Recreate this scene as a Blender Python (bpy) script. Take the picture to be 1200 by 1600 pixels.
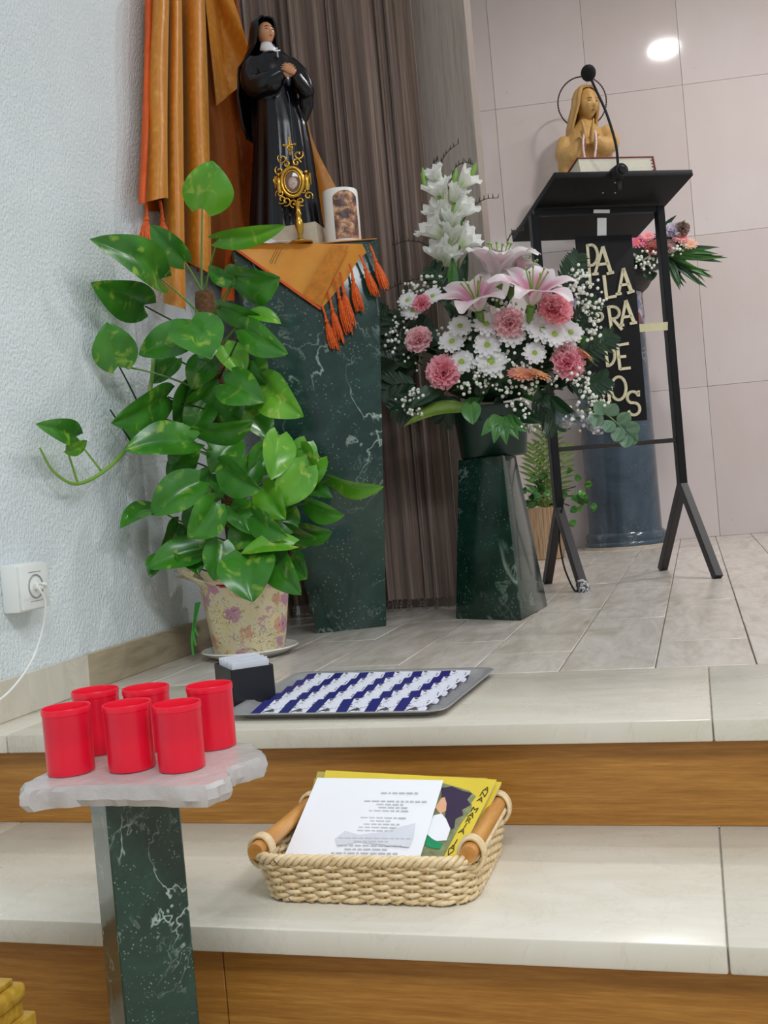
import bpy, bmesh, math, random
from mathutils import Vector, Matrix, noise
for o in list(bpy.data.objects): bpy.data.objects.remove(o, do_unlink=True)
S = bpy.context.scene
COL = S.collection
random.seed(7)
R = math.radians
# ------------------------------------------------------------------ camera
FPX = 1631.15                       # focal length in pixels of a 1200 x 1600 frame
YAW, PITCH, ROLL = R(-16.67), R(-0.75), R(-5.03)
CAM = Vector((0, 0, .33))
_f = Vector((math.sin(YAW)*math.cos(PITCH), math.cos(YAW)*math.cos(PITCH), math.sin(PITCH)))
_r = Vector((math.cos(YAW), -math.sin(YAW), 0)); _u = _r.cross(_f)
CR = math.cos(ROLL)*_r + math.sin(ROLL)*_u
CU = -math.sin(ROLL)*_r + math.cos(ROLL)*_u
CF = _f
cd = bpy.data.cameras.new('camera'); cam = bpy.data.objects.new('camera', cd); COL.objects.link(cam)
cam.matrix_world = Matrix(((CR.x, CU.x, -CF.x, CAM.x), (CR.y, CU.y, -CF.y, CAM.y), (CR.z, CU.z, -CF.z, CAM.z), (0, 0, 0, 1)))
cd.sensor_fit = 'VERTICAL'; cd.sensor_height = 36; cd.lens = FPX/1600*36; cd.clip_start = .02
S.camera = cam
# ------------------------------------------------------------------ world, lamps, exposure
w = bpy.data.worlds.new('world'); S.world = w; w.use_nodes = True
w.node_tree.nodes['Background'].inputs[0].default_value = (.90, .95, 1, 1)
w.node_tree.nodes['Background'].inputs[1].default_value = .30
def area(name, loc, rot, sx, sy, power, col):
    l = bpy.data.lights.new(name, 'AREA'); l.shape = 'RECTANGLE'; l.size = sx; l.size_y = sy
    l.energy = power; l.color = col
    o = bpy.data.objects.new(name, l); COL.objects.link(o); o.location = loc; o.rotation_euler = rot
    return o
# the nave's ceiling fittings behind and beside the camera
area('nave_light', (1.2, -.9, 2.95), (R(-12), 0, 0), 2.4, 1.2, 96, (.90, .96, 1))
area('nave_light', (-.2, -2.4, 2.7), (R(-45), 0, 0), 2.4, 1.2, 54, (.86, .94, 1))
VS = S.view_settings
S.display_settings.display_device = 'sRGB'
VS.view_transform = 'Standard'; VS.look = 'None'; VS.gamma = 1; VS.use_curve_mapping = False
VS.exposure = 0.66
# ------------------------------------------------------------------ where a picture point lies in the room
def ray(px, py): return CR*((px-600)/FPX) - CU*((py-800)/FPX) + CF
def P(px, py, Y): d = ray(px, py); return CAM + d*((Y-CAM.y)/d.y)
def PW(px, py, Y, gap=.02):                                # as P, but kept clear of the side wall
    p = P(px, py, Y)
    return p if p.x > -1.188+gap else PX(px, py, -1.188+gap)
def PX(px, py, X): d = ray(px, py); return CAM + d*((X-CAM.x)/d.x)
def PZ(px, py, Z): d = ray(px, py); return CAM + d*((Z-CAM.z)/d.z)
def PN(px, py, p, n): d = ray(px, py); return CAM + d*((p-CAM).dot(n)/d.dot(n))
def depth(p): return (p-CAM).dot(CF)
def D(a, b, c): return (CR*a + CU*b - CF*c).normalized()
def lerp(a, b, t): return a + (b-a)*t
def smooth(t): t = max(0, min(1, t)); return t*t*(3-2*t)
def interp(tab, x):
    if x <= tab[0][0]: return tab[0][1]
    for (a, va), (b, vb) in zip(tab, tab[1:]):
        if x <= b: return lerp(va, vb, (x-a)/(b-a))
    return tab[-1][1]
def catmull(pts, n=6):
    pts = [Vector(p) for p in pts]; q = [2*pts[0]-pts[1]] + pts + [2*pts[-1]-pts[-2]]; out = []
    for i in range(1, len(q)-2):
        a, b, c, d = q[i-1:i+3]
        for k in range(n):
            t = k/n
            out.append(.5*((2*b)+(c-a)*t+(2*a-5*b+4*c-d)*t*t+(3*b-a-3*c+d)*t**3))
    out.append(pts[-1]); return out
# ------------------------------------------------------------------ mesh building
WM = {}
class MB:
    def __init__(s): s.v = []; s.f = []; s.m = []; s.c = {}
    def add(s, vs, fs, m=0, cols=None):
        b = len(s.v); s.v += [Vector(p) for p in vs]; s.f += [[i+b for i in f] for f in fs]; s.m += [m]*len(fs)
        if cols:
            for i, c in enumerate(cols): s.c[b+i] = c
        return s
    def box(s, c, sz, M=None, bev=0, m=0, seg=1):
        bm = bmesh.new(); bmesh.ops.create_cube(bm, size=1)
        bmesh.ops.scale(bm, vec=Vector(sz), verts=bm.verts)
        if bev: bmesh.ops.bevel(bm, geom=bm.edges[:], offset=bev, segments=seg, affect='EDGES', profile=.5)
        T = Matrix.Translation(Vector(c)) @ (M if M else Matrix())
        bm.verts.index_update()
        s.add([T @ v.co for v in bm.verts], [[v.index for v in f.verts] for f in bm.faces], m); bm.free(); return s
    def hexa(s, b4, t4, m=0, bev=0):                      # a block given by four lower and four upper corners
        bm = bmesh.new(); vs = [bm.verts.new(p) for p in list(b4)+list(t4)]
        for f in ((3, 2, 1, 0), (4, 5, 6, 7), (0, 1, 5, 4), (1, 2, 6, 5), (2, 3, 7, 6), (3, 0, 4, 7)): bm.faces.new([vs[i] for i in f])
        if bev: bmesh.ops.bevel(bm, geom=bm.edges[:], offset=bev, segments=2, affect='EDGES', profile=.5)
        bm.verts.index_update()
        s.add([v.co.copy() for v in bm.verts], [[v.index for v in f.verts] for f in bm.faces], m); bm.free(); return s
    def rings(s, rs, cap=(True, True), closed=True, m=0, cols=None):
        n = len(rs[0]); vs = [p for r_ in rs for p in r_]; fs = []
        for i in range(len(rs)-1):
            for j in range(n if closed else n-1):
                k = (j+1) % n; fs.append((i*n+j, i*n+k, (i+1)*n+k, (i+1)*n+j))
        if cap[0] and closed: fs.append(tuple(range(n-1, -1, -1)))
        if cap[1] and closed: fs.append(tuple((len(rs)-1)*n+j for j in range(n)))
        return s.add(vs, fs, m, cols)
    def tube(s, pts, r, n=8, cap=True, m=0):
        pts = [Vector(p) for p in pts]; N = len(pts)
        rr = r if isinstance(r, (list, tuple)) else [r]*N
        if len(rr) != N: rr = [interp([(i/(len(rr)-1), x) for i, x in enumerate(rr)], k/(N-1)) for k in range(N)]
        t0 = (pts[1]-pts[0]).normalized(); a = Vector((0, 0, 1)) if abs(t0.z) < .9 else Vector((1, 0, 0))
        x = t0.cross(a).normalized(); rs = []
        for i in range(N):
            t = (pts[min(i+1, N-1)]-pts[max(i-1, 0)])
            t = t.normalized() if t.length > 1e-9 else t0
            x = (x - t*x.dot(t)); x = x.normalized() if x.length > 1e-6 else t.orthogonal().normalized()
            y = t.cross(x)
            rs.append([pts[i]+(x*math.cos(2*math.pi*k/n)+y*math.sin(2*math.pi*k/n))*rr[i] for k in range(n)])
        return s.rings(rs, (cap, cap), m=m)
    def lathe(s, prof, n=32, T=None, cap=(True, True), m=0):
        T = T or Matrix()
        return s.rings([[T @ Vector((r*math.cos(2*math.pi*k/n), r*math.sin(2*math.pi*k/n), z)) for k in range(n)] for r, z in prof], cap, m=m)
    def ball(s, c, r, nu=12, nv=8, sc=(1, 1, 1), M=None, m=0):
        c = Vector(c); M = M or Matrix(); vs = []; fs = []
        vs.append(c + (M @ Vector((0, 0, r*sc[2]))))
        for j in range(1, nv):
            a = math.pi*j/nv
            for i in range(nu):
                b = 2*math.pi*i/nu
                vs.append(c + (M @ Vector((r*sc[0]*math.sin(a)*math.cos(b), r*sc[1]*math.sin(a)*math.sin(b), r*sc[2]*math.cos(a)))))
        vs.append(c + (M @ Vector((0, 0, -r*sc[2])))); L = len(vs)-1
        for i in range(nu):
            k = (i+1) % nu; fs.append((0, 1+i, 1+k)); fs.append((L, 1+(nv-2)*nu+k, 1+(nv-2)*nu+i))
            for j in range(nv-2): fs.append((1+j*nu+i, 1+(j+1)*nu+i, 1+(j+1)*nu+k, 1+j*nu+k))
        return s.add(vs, fs, m)
    def grid(s, fn, nu, nv, t=0, m=0, col=None):            # a sheet; t gives it real thickness
        g = [[Vector(fn(i/nu, j/nv)) for i in range(nu+1)] for j in range(nv+1)]
        cols = [col(i/nu, j/nv) for j in range(nv+1) for i in range(nu+1)] if col else None
        vs = [p for r_ in g for p in r_]; W = nu+1
        fs = [(j*W+i, j*W+i+1, (j+1)*W+i+1, (j+1)*W+i) for j in range(nv) for i in range(nu)]
        if t:
            nrm = []
            for j in range(nv+1):
                for i in range(nu+1):
                    a = g[j][min(i+1, nu)]-g[j][max(i-1, 0)]; b = g[min(j+1, nv)][i]-g[max(j-1, 0)][i]
                    q = a.cross(b); nrm.append(q.normalized() if q.length > 1e-12 else Vector((0, 0, 1)))
            n0 = len(vs); vs = vs + [p - q*t for p, q in zip(vs, nrm)]
            fs = fs + [tuple(n0+i for i in reversed(f)) for f in fs]
            bd = [i for i in range(W)] + [j*W+nu for j in range(1, nv+1)] + [nv*W+i for i in range(nu-1, -1, -1)] + [j*W for j in range(nv-1, 0, -1)]
            for a, b in zip(bd, bd[1:]+bd[:1]): fs.append((b, a, a+n0, b+n0))
            if cols: cols = cols+cols
        return s.add(vs, fs, m, cols)
    def prism(s, out, T, h, m=0):                         # outline in the xy of T, pushed out along its z
        n = len(out); T = T or Matrix()
        vs = [T @ Vector((x, y, 0)) for x, y in out] + [T @ Vector((x, y, h)) for x, y in out]
        fs = [tuple(range(n-1, -1, -1)), tuple(range(n, 2*n))] + [(i, (i+1) % n, n+(i+1) % n, n+i) for i in range(n)]
        return s.add(vs, fs, m)
    def mesh(s, name, mats, inv=None, ang=40):
        me = bpy.data.meshes.new(name)
        me.from_pydata([inv @ p if inv else p for p in s.v], [], s.f)
        for q in (mats if isinstance(mats, (list, tuple)) else [mats]): me.materials.append(MAT[q] if isinstance(q, str) else q)
        if any(s.m): me.polygons.foreach_set('material_index', s.m)
        if s.c:
            at = me.color_attributes.new('Col', 'FLOAT_COLOR', 'POINT'); buf = []
            for i in range(len(s.v)): c = s.c.get(i, (1, 1, 1)); buf += [c[0], c[1], c[2], 1]
            at.data.foreach_set('color', buf)
        bm = bmesh.new(); bm.from_mesh(me); bmesh.ops.recalc_face_normals(bm, faces=bm.faces) if not getattr(s, 'keep', False) else None
        bm.to_mesh(me); bm.free()
        me.polygons.foreach_set('use_smooth', [True]*len(me.polygons)); me.set_sharp_from_angle(angle=R(ang)); me.update()
        return me
    def build(s, name, mats, parent=None, origin=None, ang=40, label=None):
        if parent: Mw = WM[parent.name]
        else: Mw = Matrix.Translation(Vector(origin)) if origin is not None else Matrix()
        o = bpy.data.objects.new(name, s.mesh(name, mats, Mw.inverted(), ang)); COL.objects.link(o)
        if parent: o.parent = parent
        else: o.matrix_world = Mw
        WM[o.name] = Mw
        if label: o['label'] = label
        return o
def thing(name, label, cat, loc, rotz=0, group=None):
    o = bpy.data.objects.new(name, None); COL.objects.link(o); o.empty_display_size = .02
    o.location = loc; o.rotation_euler = (0, 0, rotz)
    WM[o.name] = Matrix.Translation(Vector(loc)) @ Matrix.Rotation(rotz, 4, 'Z')
    return tag(o, label, cat, group)
def tag(o, label, cat, group=None):
    o['label'] = label; o['category'] = cat
    if group: o['group'] = group
    return o
def struct(o, label=None, cat=None):
    o['kind'] = 'structure'
    if label: o['label'] = label
    if cat: o['category'] = cat
    return o
def inst(me, name, parent, T):                             # a piece that shares its mesh; T is its place in the room
    o = bpy.data.objects.new(name, me); COL.objects.link(o); o.parent = parent
    o.matrix_local = WM[parent.name].inverted() @ T; WM[o.name] = T
    return o
def remesh(mb, voxel, name='tmp', sm=4):                   # joins overlapping volumes into one continuous skin
    me = mb.mesh(name, []) ; o = bpy.data.objects.new(name, me); COL.objects.link(o)
    q = o.modifiers.new('r', 'REMESH'); q.mode = 'VOXEL'; q.voxel_size = voxel
    if sm: q = o.modifiers.new('s', 'SMOOTH'); q.iterations = sm; q.factor = .5
    dg = bpy.context.evaluated_depsgraph_get(); e = o.evaluated_get(dg); m2 = e.to_mesh()
    out = MB(); out.add([v.co.copy() for v in m2.vertices], [tuple(p.vertices) for p in m2.polygons])
    e.to_mesh_clear(); bpy.data.objects.remove(o, do_unlink=True); bpy.data.meshes.remove(me)
    return out
def frame(o, x, y, z=None):                                # matrix from origin and axes
    x = x.normalized(); z = z.normalized() if z else x.cross(y).normalized(); y = z.cross(x).normalized()
    return Matrix(((x.x, y.x, z.x, o.x), (x.y, y.y, z.y, o.y), (x.z, y.z, z.z, o.z), (0, 0, 0, 1)))
# ------------------------------------------------------------------ materials
MAT = {}
class NT:
    def __init__(s, name):
        s.mt = bpy.data.materials.new(name); s.mt.use_nodes = True; s.t = s.mt.node_tree; s.b = s.t.nodes['Principled BSDF']; MAT[name] = s.mt
    def n(s, typ, **k):
        x = s.t.nodes.new(typ)
        for a, v in k.items():
            if a in x.inputs.keys() if isinstance(a, str) else False: s.set(x.inputs[a], v)
            else: setattr(x, a, v)
        return x
    def set(s, sock, v):
        if hasattr(v, 'is_output') or isinstance(v, bpy.types.NodeSocket): s.t.links.new(v, sock)
        else: sock.default_value = v
    def co(s, scale=(1, 1, 1), kind='Object', rot=(0, 0, 0), loc=(0, 0, 0)):
        c = s.n('ShaderNodeTexCoord'); m = s.n('ShaderNodeMapping'); s.set(m.inputs[0], c.outputs[kind])
        m.inputs['Scale'].default_value = scale; m.inputs['Rotation'].default_value = rot; m.inputs['Location'].default_value = loc
        return m.outputs[0]
    def noise(s, co, scale, detail=4, rough=.55, dist=0):
        x = s.n('ShaderNodeTexNoise'); s.set(x.inputs['Vector'], co); x.inputs['Scale'].default_value = scale
        x.inputs['Detail'].default_value = detail; x.inputs['Roughness'].default_value = rough; x.inputs['Distortion'].default_value = dist
        return x.outputs['Fac']
    def voro(s, co, scale, feat='F1', rnd=1, out='Distance'):
        x = s.n('ShaderNodeTexVoronoi'); x.feature = feat; s.set(x.inputs['Vector'], co); x.inputs['Scale'].default_value = scale
        x.inputs['Randomness'].default_value = rnd; return x.outputs[out]
    def math(s, op, a, b=0, c=None):
        x = s.n('ShaderNodeMath'); x.operation = op; s.set(x.inputs[0], a); s.set(x.inputs[1], b)
        if c is not None: s.set(x.inputs[2], c)
        return x.outputs[0]
    def ramp(s, fac, stops, interp='LINEAR'):
        x = s.n('ShaderNodeValToRGB'); s.set(x.inputs[0], fac); e = x.color_ramp.elements; x.color_ramp.interpolation = interp
        while len(e) < len(stops): e.new(.5)
        for q, (p, c) in zip(e, stops):
            q.position = p; q.color = (*c, 1) if isinstance(c, tuple) else (c, c, c, 1)
        return x.outputs[0]
    def mix(s, fac, a, b, mode='MIX'):
        x = s.n('ShaderNodeMix'); x.data_type = 'RGBA'; x.blend_type = mode
        s.set(x.inputs[0], fac)
        for i, v in ((6, a), (7, b)): s.set(x.inputs[i], (*v, 1) if isinstance(v, tuple) and len(v) == 3 else v)
        return x.outputs[2]
    def bump(s, h, strength=.3, dist=.01):
        x = s.n('ShaderNodeBump'); s.set(x.inputs['Height'], h); x.inputs['Strength'].default_value = strength; x.inputs['Distance'].default_value = dist
        s.set(s.b.inputs['Normal'], x.outputs[0])
    def rnd(s): return s.n('ShaderNodeObjectInfo').outputs['Random']
    def attr(s): x = s.n('ShaderNodeAttribute'); x.attribute_name = 'Col'; return x.outputs['Color']
    def fin(s, col, rough=.5, metal=0, **k):
        s.set(s.b.inputs['Base Color'], (*col, 1) if isinstance(col, tuple) and len(col) == 3 else col)
        s.set(s.b.inputs['Roughness'], rough); s.set(s.b.inputs['Metallic'], metal)
        for a, v in k.items(): s.set(s.b.inputs[a.replace('_', ' ')], v)
        return s.mt
def plain(name, col, rough=.5, metal=0, var=.12, sc=30, bump=0, **k):
    n = NT(name); f = n.noise(n.co(), sc, 4)
    lo = tuple(c*(1-var) for c in col); hi = tuple(min(1, c*(1+var)) for c in col)
    if bump: n.bump(n.noise(n.co(), sc*3, 3), bump, .003)
    return n.fin(n.ramp(f, [(.3, lo), (.7, hi)]), rough, metal, **k)
def srgb(r, g, b): return tuple(((c/255)/12.92 if c/255 <= .04045 else ((c/255+.055)/1.055)**2.4) for c in (r, g, b))
# rough white plaster of the side wall
n = NT('plaster'); c = n.co()
v = n.noise(n.co((1, 1, .7)), 170, 3, .55, .1); v2 = n.noise(c, 30, 2)
n.bump(n.math('ADD', n.ramp(v, [(.38, 0.), (.62, 1.)]), n.math('MULTIPLY', v2, .4)), .45, .005)
n.fin(n.ramp(n.noise(c, 3, 3), [(.3, srgb(218, 226, 228)), (.7, srgb(230, 238, 241))]), .75)
# cream step marble
n = NT('cream_marble'); c = n.co(); q = n.noise(c, 3, 6, .6, 1.2); s_ = n.noise(n.co((1, 4, 1)), 5, 5, .6, .8)
col = n.mix(n.ramp(s_, [(.35, 0.), (.75, .7)]), srgb(206, 199, 182), srgb(222, 217, 206))
vein = n.ramp(n.math('ABSOLUTE', n.math('SUBTRACT', n.noise(c, 4.5, 7, .65, 1.5), .5)), [(0., 1.), (.012, 0.)])
col = n.mix(n.math('MULTIPLY', vein, .22), col, srgb(178, 164, 140)); n.fin(n.mix(.16, col, n.rnd(), 'SOFT_LIGHT'), n.ramp(q, [(.3, .2), (.8, .36)]), 0, Specular_IOR_Level=.45)
n = NT('beige_marble'); c = n.co((1, .35, 2.2)); q = n.noise(c, 7, 6, .6, 1.4)
n.fin(n.ramp(q, [(.3, srgb(132, 116, 92)), (.5, srgb(172, 158, 132)), (.7, srgb(186, 174, 150))]), .3)
# pale wood look floor tiles
n = NT('plank_tile'); c = n.co((1.6, .35, 1)); r = n.rnd()
off = n.n('ShaderNodeVectorMath'); off.operation = 'ADD'; n.set(off.inputs[0], c); cb = n.n('ShaderNodeCombineXYZ'); n.set(cb.inputs[0], n.math('MULTIPLY', r, 37.)); n.set(cb.inputs[1], n.math('MULTIPLY', r, 19.)); n.set(off.inputs[1], cb.outputs[0])
co = off.outputs[0]
q = n.noise(co, 6, 6, .62, 1.6); g = n.noise(co, 26, 5, .7, .5)
col = n.ramp(q, [(.25, srgb(176, 166, 150)), (.48, srgb(212, 204, 194)), (.72, srgb(222, 216, 210))])
col = n.mix(n.ramp(g, [(.35, .35), (.6, 0.)]), col, srgb(168, 156, 138))
kn = n.ramp(n.voro(co, 5.5), [(0., 1.), (.05, .5), (.09, 0.)])
col = n.mix(n.math('MULTIPLY', kn, .5), col, srgb(120, 104, 84))
n.fin(n.mix(n.math('MULTIPLY', r, .22), col, srgb(186, 178, 164)), .24, 0, Specular_IOR_Level=.5)
plain('grout', srgb(150, 143, 130), .8)
# orange brown wood of the risers
n = NT('riser_wood'); g = n.noise(n.co((1.2, 1, 26)), 5, 6, .65, .35); g2 = n.noise(n.co((5, 5, 90)), 6, 4, .7)
col = n.ramp(g, [(.28, srgb(146, 94, 32)), (.5, srgb(172, 118, 48)), (.72, srgb(192, 138, 64))])
col = n.mix(n.ramp(g2, [(.4, .35), (.62, 0.)]), col, srgb(132, 82, 28)); n.bump(g2, .08, .002); n.fin(col, .42)
# pink beige polished wall slabs
n = NT('wall_marble'); c = n.co((1, 1, .6)); q = n.noise(c, 1.6, 5, .6, .6)
col = n.ramp(q, [(.3, srgb(208, 194, 188)), (.7, srgb(216, 205, 204))]); sp = n.ramp(n.voro(n.co(), 13), [(0., 1.), (.035, 1.), (.06, 0.)])
col = n.mix(n.math('MULTIPLY', n.math('MULTIPLY', sp, n.ramp(n.noise(n.co(), 3), [(.55, 0.), (.62, 1.)])), .35), col, srgb(150, 120, 100))
n.fin(n.mix(.12, col, n.rnd(), 'SOFT_LIGHT'), .08, 0, Specular_IOR_Level=.4)
plain('wall_joint', srgb(186, 170, 158), .8)
def marble(name, base, dark, vein, spot, scale=1., rough=.13, kv=1.):
    n = NT(name); c = n.co((scale, scale, scale))
    col = n.ramp(n.noise(c, 9, 6, .65, .8), [(.28, dark), (.55, base), (.85, tuple(min(1, x*1.5) for x in base))])
    def line(sc, w, seed, d=1.2):
        k = n.noise(n.co((scale, scale, scale*.8), loc=(seed, seed*.7, 1.3*seed)), sc, 5, .6, d)
        return n.ramp(n.math('ABSOLUTE', n.math('SUBTRACT', k, .5)), [(0., 1.), (w, 0.)])
    m1 = n.ramp(n.noise(c, 5, 2), [(.48, 0.), (.62, 1.)])
    v = n.math('MULTIPLY', line(3.2, .009, 3.1, .7), m1); v2 = n.math('MULTIPLY', n.math('MULTIPLY', line(7, .012, 8.3, .5), n.ramp(n.noise(c, 7, 2), [(.5, 0.), (.66, 1.)])), .45)
    sp = n.math('MULTIPLY', n.ramp(n.voro(c, 105), [(0., 1.), (.14, .8), (.26, 0.)]), n.ramp(n.noise(c, 16, 3), [(.44, 0.), (.6, .75)]))
    col = n.mix(n.math('MULTIPLY', n.math('MAXIMUM', v, v2), kv), col, vein); col = n.mix(n.math('MULTIPLY', sp, kv), col, spot)
    return n.fin(col, rough, 0, Specular_IOR_Level=.55)
marble('green_marble', srgb(36, 66, 58), srgb(20, 42, 38), srgb(176, 196, 184), srgb(140, 168, 146))
marble('green_marble_fine', srgb(34, 62, 54), srgb(22, 44, 40), srgb(176, 196, 184), srgb(150, 176, 150), 2.3)
marble('green_marble_dark', srgb(24, 52, 42), srgb(12, 30, 26), srgb(150, 176, 160), srgb(112, 146, 124))
marble('blue_marble', srgb(66, 80, 92), srgb(44, 56, 68), srgb(128, 142, 148), srgb(100, 114, 120), .55, .16, .7)
# string curtain and wood panel
n = NT('curtain'); g = n.noise(n.co((60, 60, .5)), 5, 4, .7); g2 = n.noise(n.co((14, 14, .3)), 5, 3, .6)
col = n.ramp(g, [(.3, srgb(110, 86, 74)), (.5, srgb(150, 128, 116)), (.7, srgb(172, 156, 146))])
col = n.mix(n.ramp(g2, [(.42, .55), (.6, 0.)]), col, srgb(104, 78, 66)); n.bump(g, .5, .004); n.fin(col, .7, 0, Sheen_Weight=.2)
n = NT('grey_wood'); g = n.noise(n.co((30, 30, .8)), 4, 5, .65, .3); g2 = n.noise(n.co((90, 90, 3)), 4, 3)
n.fin(n.mix(n.ramp(g2, [(.35, .4), (.65, 0.)]), n.ramp(g, [(.3, srgb(134, 118, 108)), (.7, srgb(160, 148, 138))]), srgb(176, 166, 156)), .5)
plain('silver_thread', srgb(150, 140, 132), .4, .5)
# cloth
def cloth(name, base, dark, gold):
    n = NT(name); c = n.co(); wv = n.noise(n.co((1, 1, .25)), 160, 2)
    sp = n.voro(c, 46, 'F1', .6); pat = n.ramp(sp, [(.22, 1.), (.3, 0.), (.36, .8), (.42, 0.)])
    col = n.mix(n.math('MULTIPLY', pat, .38), base, gold); col = n.mix(n.ramp(wv, [(.4, .3), (.6, 0.)]), col, dark)
    n.bump(wv, .12, .001); return n.fin(col, .42, 0, Sheen_Weight=.5, Sheen_Roughness=.3, Sheen_Tint=(1, .75, .35, 1), Specular_IOR_Level=.5)
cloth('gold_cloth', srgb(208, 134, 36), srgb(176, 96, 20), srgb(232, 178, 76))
cloth('shaded_cloth', srgb(158, 78, 16), srgb(128, 56, 10), srgb(184, 106, 30))  # darker copy of the gold cloth, fold shade put into its colour
n = NT('table_cloth'); c = n.co(); wv = n.noise(n.co((120, 120, 120)), 4, 2)
n.bump(wv, .15, .001); n.fin(n.mix(n.ramp(n.noise(c, 12, 3), [(.35, 0.), (.7, .5)]), srgb(226, 146, 34), srgb(238, 172, 62)), .5, 0, Sheen_Weight=.3)
plain('cloth_band', srgb(206, 126, 20), .45, sc=80, var=.2)
plain('orange_edge', srgb(222, 92, 26), .6)
plain('tassel', srgb(222, 96, 30), .65, var=.3, sc=140)
plain('dark_thread', srgb(110, 70, 24), .7)
# plants
def leafmat(name, a, b, pale, amt, rough=.3):
    n = NT(name); c = n.co(); r = n.rnd()
    k = n.noise(n.co((1, 1, 1)), 34, 3, .5, .6); col = n.mix(n.ramp(n.noise(c, 12, 3), [(.3, 0.), (.7, 1.)]), a, b)
    col = n.mix(n.ramp(k, [(.58, 0.), (.7, amt)]), col, pale); col = n.mix(n.math('MULTIPLY', r, .35), col, a)
    return n.fin(col, rough, 0, Specular_IOR_Level=.5, Subsurface_Weight=0., Coat_Weight=.12, Coat_Roughness=.2)
leafmat('pothos', srgb(38, 104, 22), srgb(74, 146, 38), srgb(160, 192, 66), .7)
leafmat('pothos_bright', srgb(74, 144, 26), srgb(116, 178, 46), srgb(190, 205, 92), .7)
leafmat('fern', srgb(18, 48, 28), srgb(34, 72, 38), srgb(50, 90, 48), .3, .45)
leafmat('fern_light', srgb(48, 100, 44), srgb(76, 130, 56), srgb(110, 150, 74), .4, .4)
leafmat('eucalyptus', srgb(92, 124, 96), srgb(116, 146, 116), srgb(140, 165, 132), .3, .5)
leafmat('palm', srgb(86, 116, 40), srgb(120, 146, 58), srgb(150, 170, 80), .4, .5)
plain('stem', srgb(96, 134, 52), .5); plain('stem_dark', srgb(52, 66, 36), .6); plain('vine', srgb(126, 168, 70), .4)
plain('dried_sprig', srgb(52, 50, 40), .8)
n = NT('coir'); n.bump(n.noise(n.co((1, 1, 5)), 120, 3), .9, .006); n.fin(n.ramp(n.noise(n.co((1, 1, 4)), 90, 4), [(.3, srgb(78, 48, 28)), (.7, srgb(146, 102, 66))]), .95)
# flowers (petal colours come from the petals' own colour attribute)
for nm, rg in (('petal', .45),):
    n = NT(nm); a = n.attr(); n.fin(a, rg, 0, Specular_IOR_Level=.3); tr = n.n('ShaderNodeBsdfTranslucent'); n.set(tr.inputs[0], a); mx = n.n('ShaderNodeMixShader'); mx.inputs[0].default_value = .4; n.set(mx.inputs[1], n.b.outputs[0]); n.set(mx.inputs[2], tr.outputs[0]); n.set(n.t.nodes['Material Output'].inputs[0], mx.outputs[0])
plain('bud_white', srgb(236, 238, 226), .6, var=.03); plain('daisy_centre', srgb(150, 178, 60), .7); plain('peach_centre', srgb(214, 140, 70), .7)
plain('plastic_pot', srgb(14, 44, 34), .35)
n = NT('cellophane'); n.fin((.75, .75, .9), .12, 0, Transmission_Weight=.9, IOR=1.2, Alpha=.55)
# metals, plastics, paper
plain('black_paint', srgb(13, 13, 15), .45, var=.2, Specular_IOR_Level=.3); plain('brown_black_paint', srgb(32, 25, 25), .5, var=.2, sc=60)
plain('black_board', srgb(15, 15, 18), .6, var=.3, sc=120, bump=.15, Specular_IOR_Level=.25)
plain('cream_letter', srgb(226, 216, 180), .5, var=.05); plain('cream_tape', srgb(214, 206, 166), .6, var=.08)
plain('white_metal', srgb(238, 238, 232), .35, var=.02)
n = NT('chipped'); n.fin(n.ramp(n.noise(n.co(), 120, 3), [(.48, srgb(30, 27, 28)), (.55, srgb(190, 190, 190))]), .5)
plain('rubber', srgb(18, 18, 20), .7); plain('foam', srgb(16, 16, 17), .95, sc=300, bump=.6); plain('gooseneck', srgb(40, 40, 44), .35, .6)
plain('brass', srgb(200, 158, 70), .22, 1., var=.25, sc=60); plain('relic_glass', srgb(120, 92, 80), .06); plain('relic', srgb(200, 176, 164), .7, var=.3, sc=200)
n = NT('steel'); n.fin(n.ramp(n.noise(n.co((2, 60, 2)), 6, 3), [(.3, srgb(196, 196, 198)), (.7, srgb(222, 222, 224))]), .32, .65)
n = NT('red_plastic'); n.fin(srgb(226, 22, 52), .3, 0, Subsurface_Weight=.35, Subsurface_Radius=(.04, .01, .01), Subsurface_Scale=.3, Specular_IOR_Level=.45)
plain('wax', srgb(236, 190, 190), .5, var=.03); plain('candle_white', srgb(238, 236, 232), .4, var=.02)
n = NT('frosted_resin'); f_ = n.noise(n.co(), 26, 5, .6); n.bump(f_, .3, .008)
n.fin(n.ramp(f_, [(.3, srgb(222, 216, 214)), (.7, srgb(240, 238, 236))]), .24, 0, Transmission_Weight=.55, IOR=1.35)
plain('white_plastic', srgb(232, 234, 230), .35, var=.02); plain('grey_plastic', srgb(150, 152, 150), .5); plain('white_cable', srgb(232, 234, 228), .4, var=.02)
plain('white_paper', srgb(238, 238, 242), .7, var=.015, sc=10); plain('grey_print', srgb(192, 192, 198), .7, var=.04); plain('pale_print', srgb(214, 216, 224), .7, var=.05, sc=40)
plain('yellow_cover', srgb(222, 196, 62), .4, var=.06, sc=14); plain('olive_cover', srgb(176, 158, 76), .5, var=.3, sc=60)
plain('purple_print', srgb(58, 44, 72), .4, var=.2); plain('skin_print', srgb(224, 172, 132), .5); plain('green_print', srgb(22, 142, 92), .5, var=.2); plain('dark_print', srgb(66, 58, 24), .6); plain('sage_print', srgb(128, 132, 92), .6, var=.35, sc=90)
plain('black_box', srgb(20, 20, 28), .45); plain('book_red', srgb(132, 28, 36), .5); plain('page', srgb(232, 226, 206), .7, var=.05, sc=80)
plain('porcelain', srgb(232, 230, 224), .2, var=.02)
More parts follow.
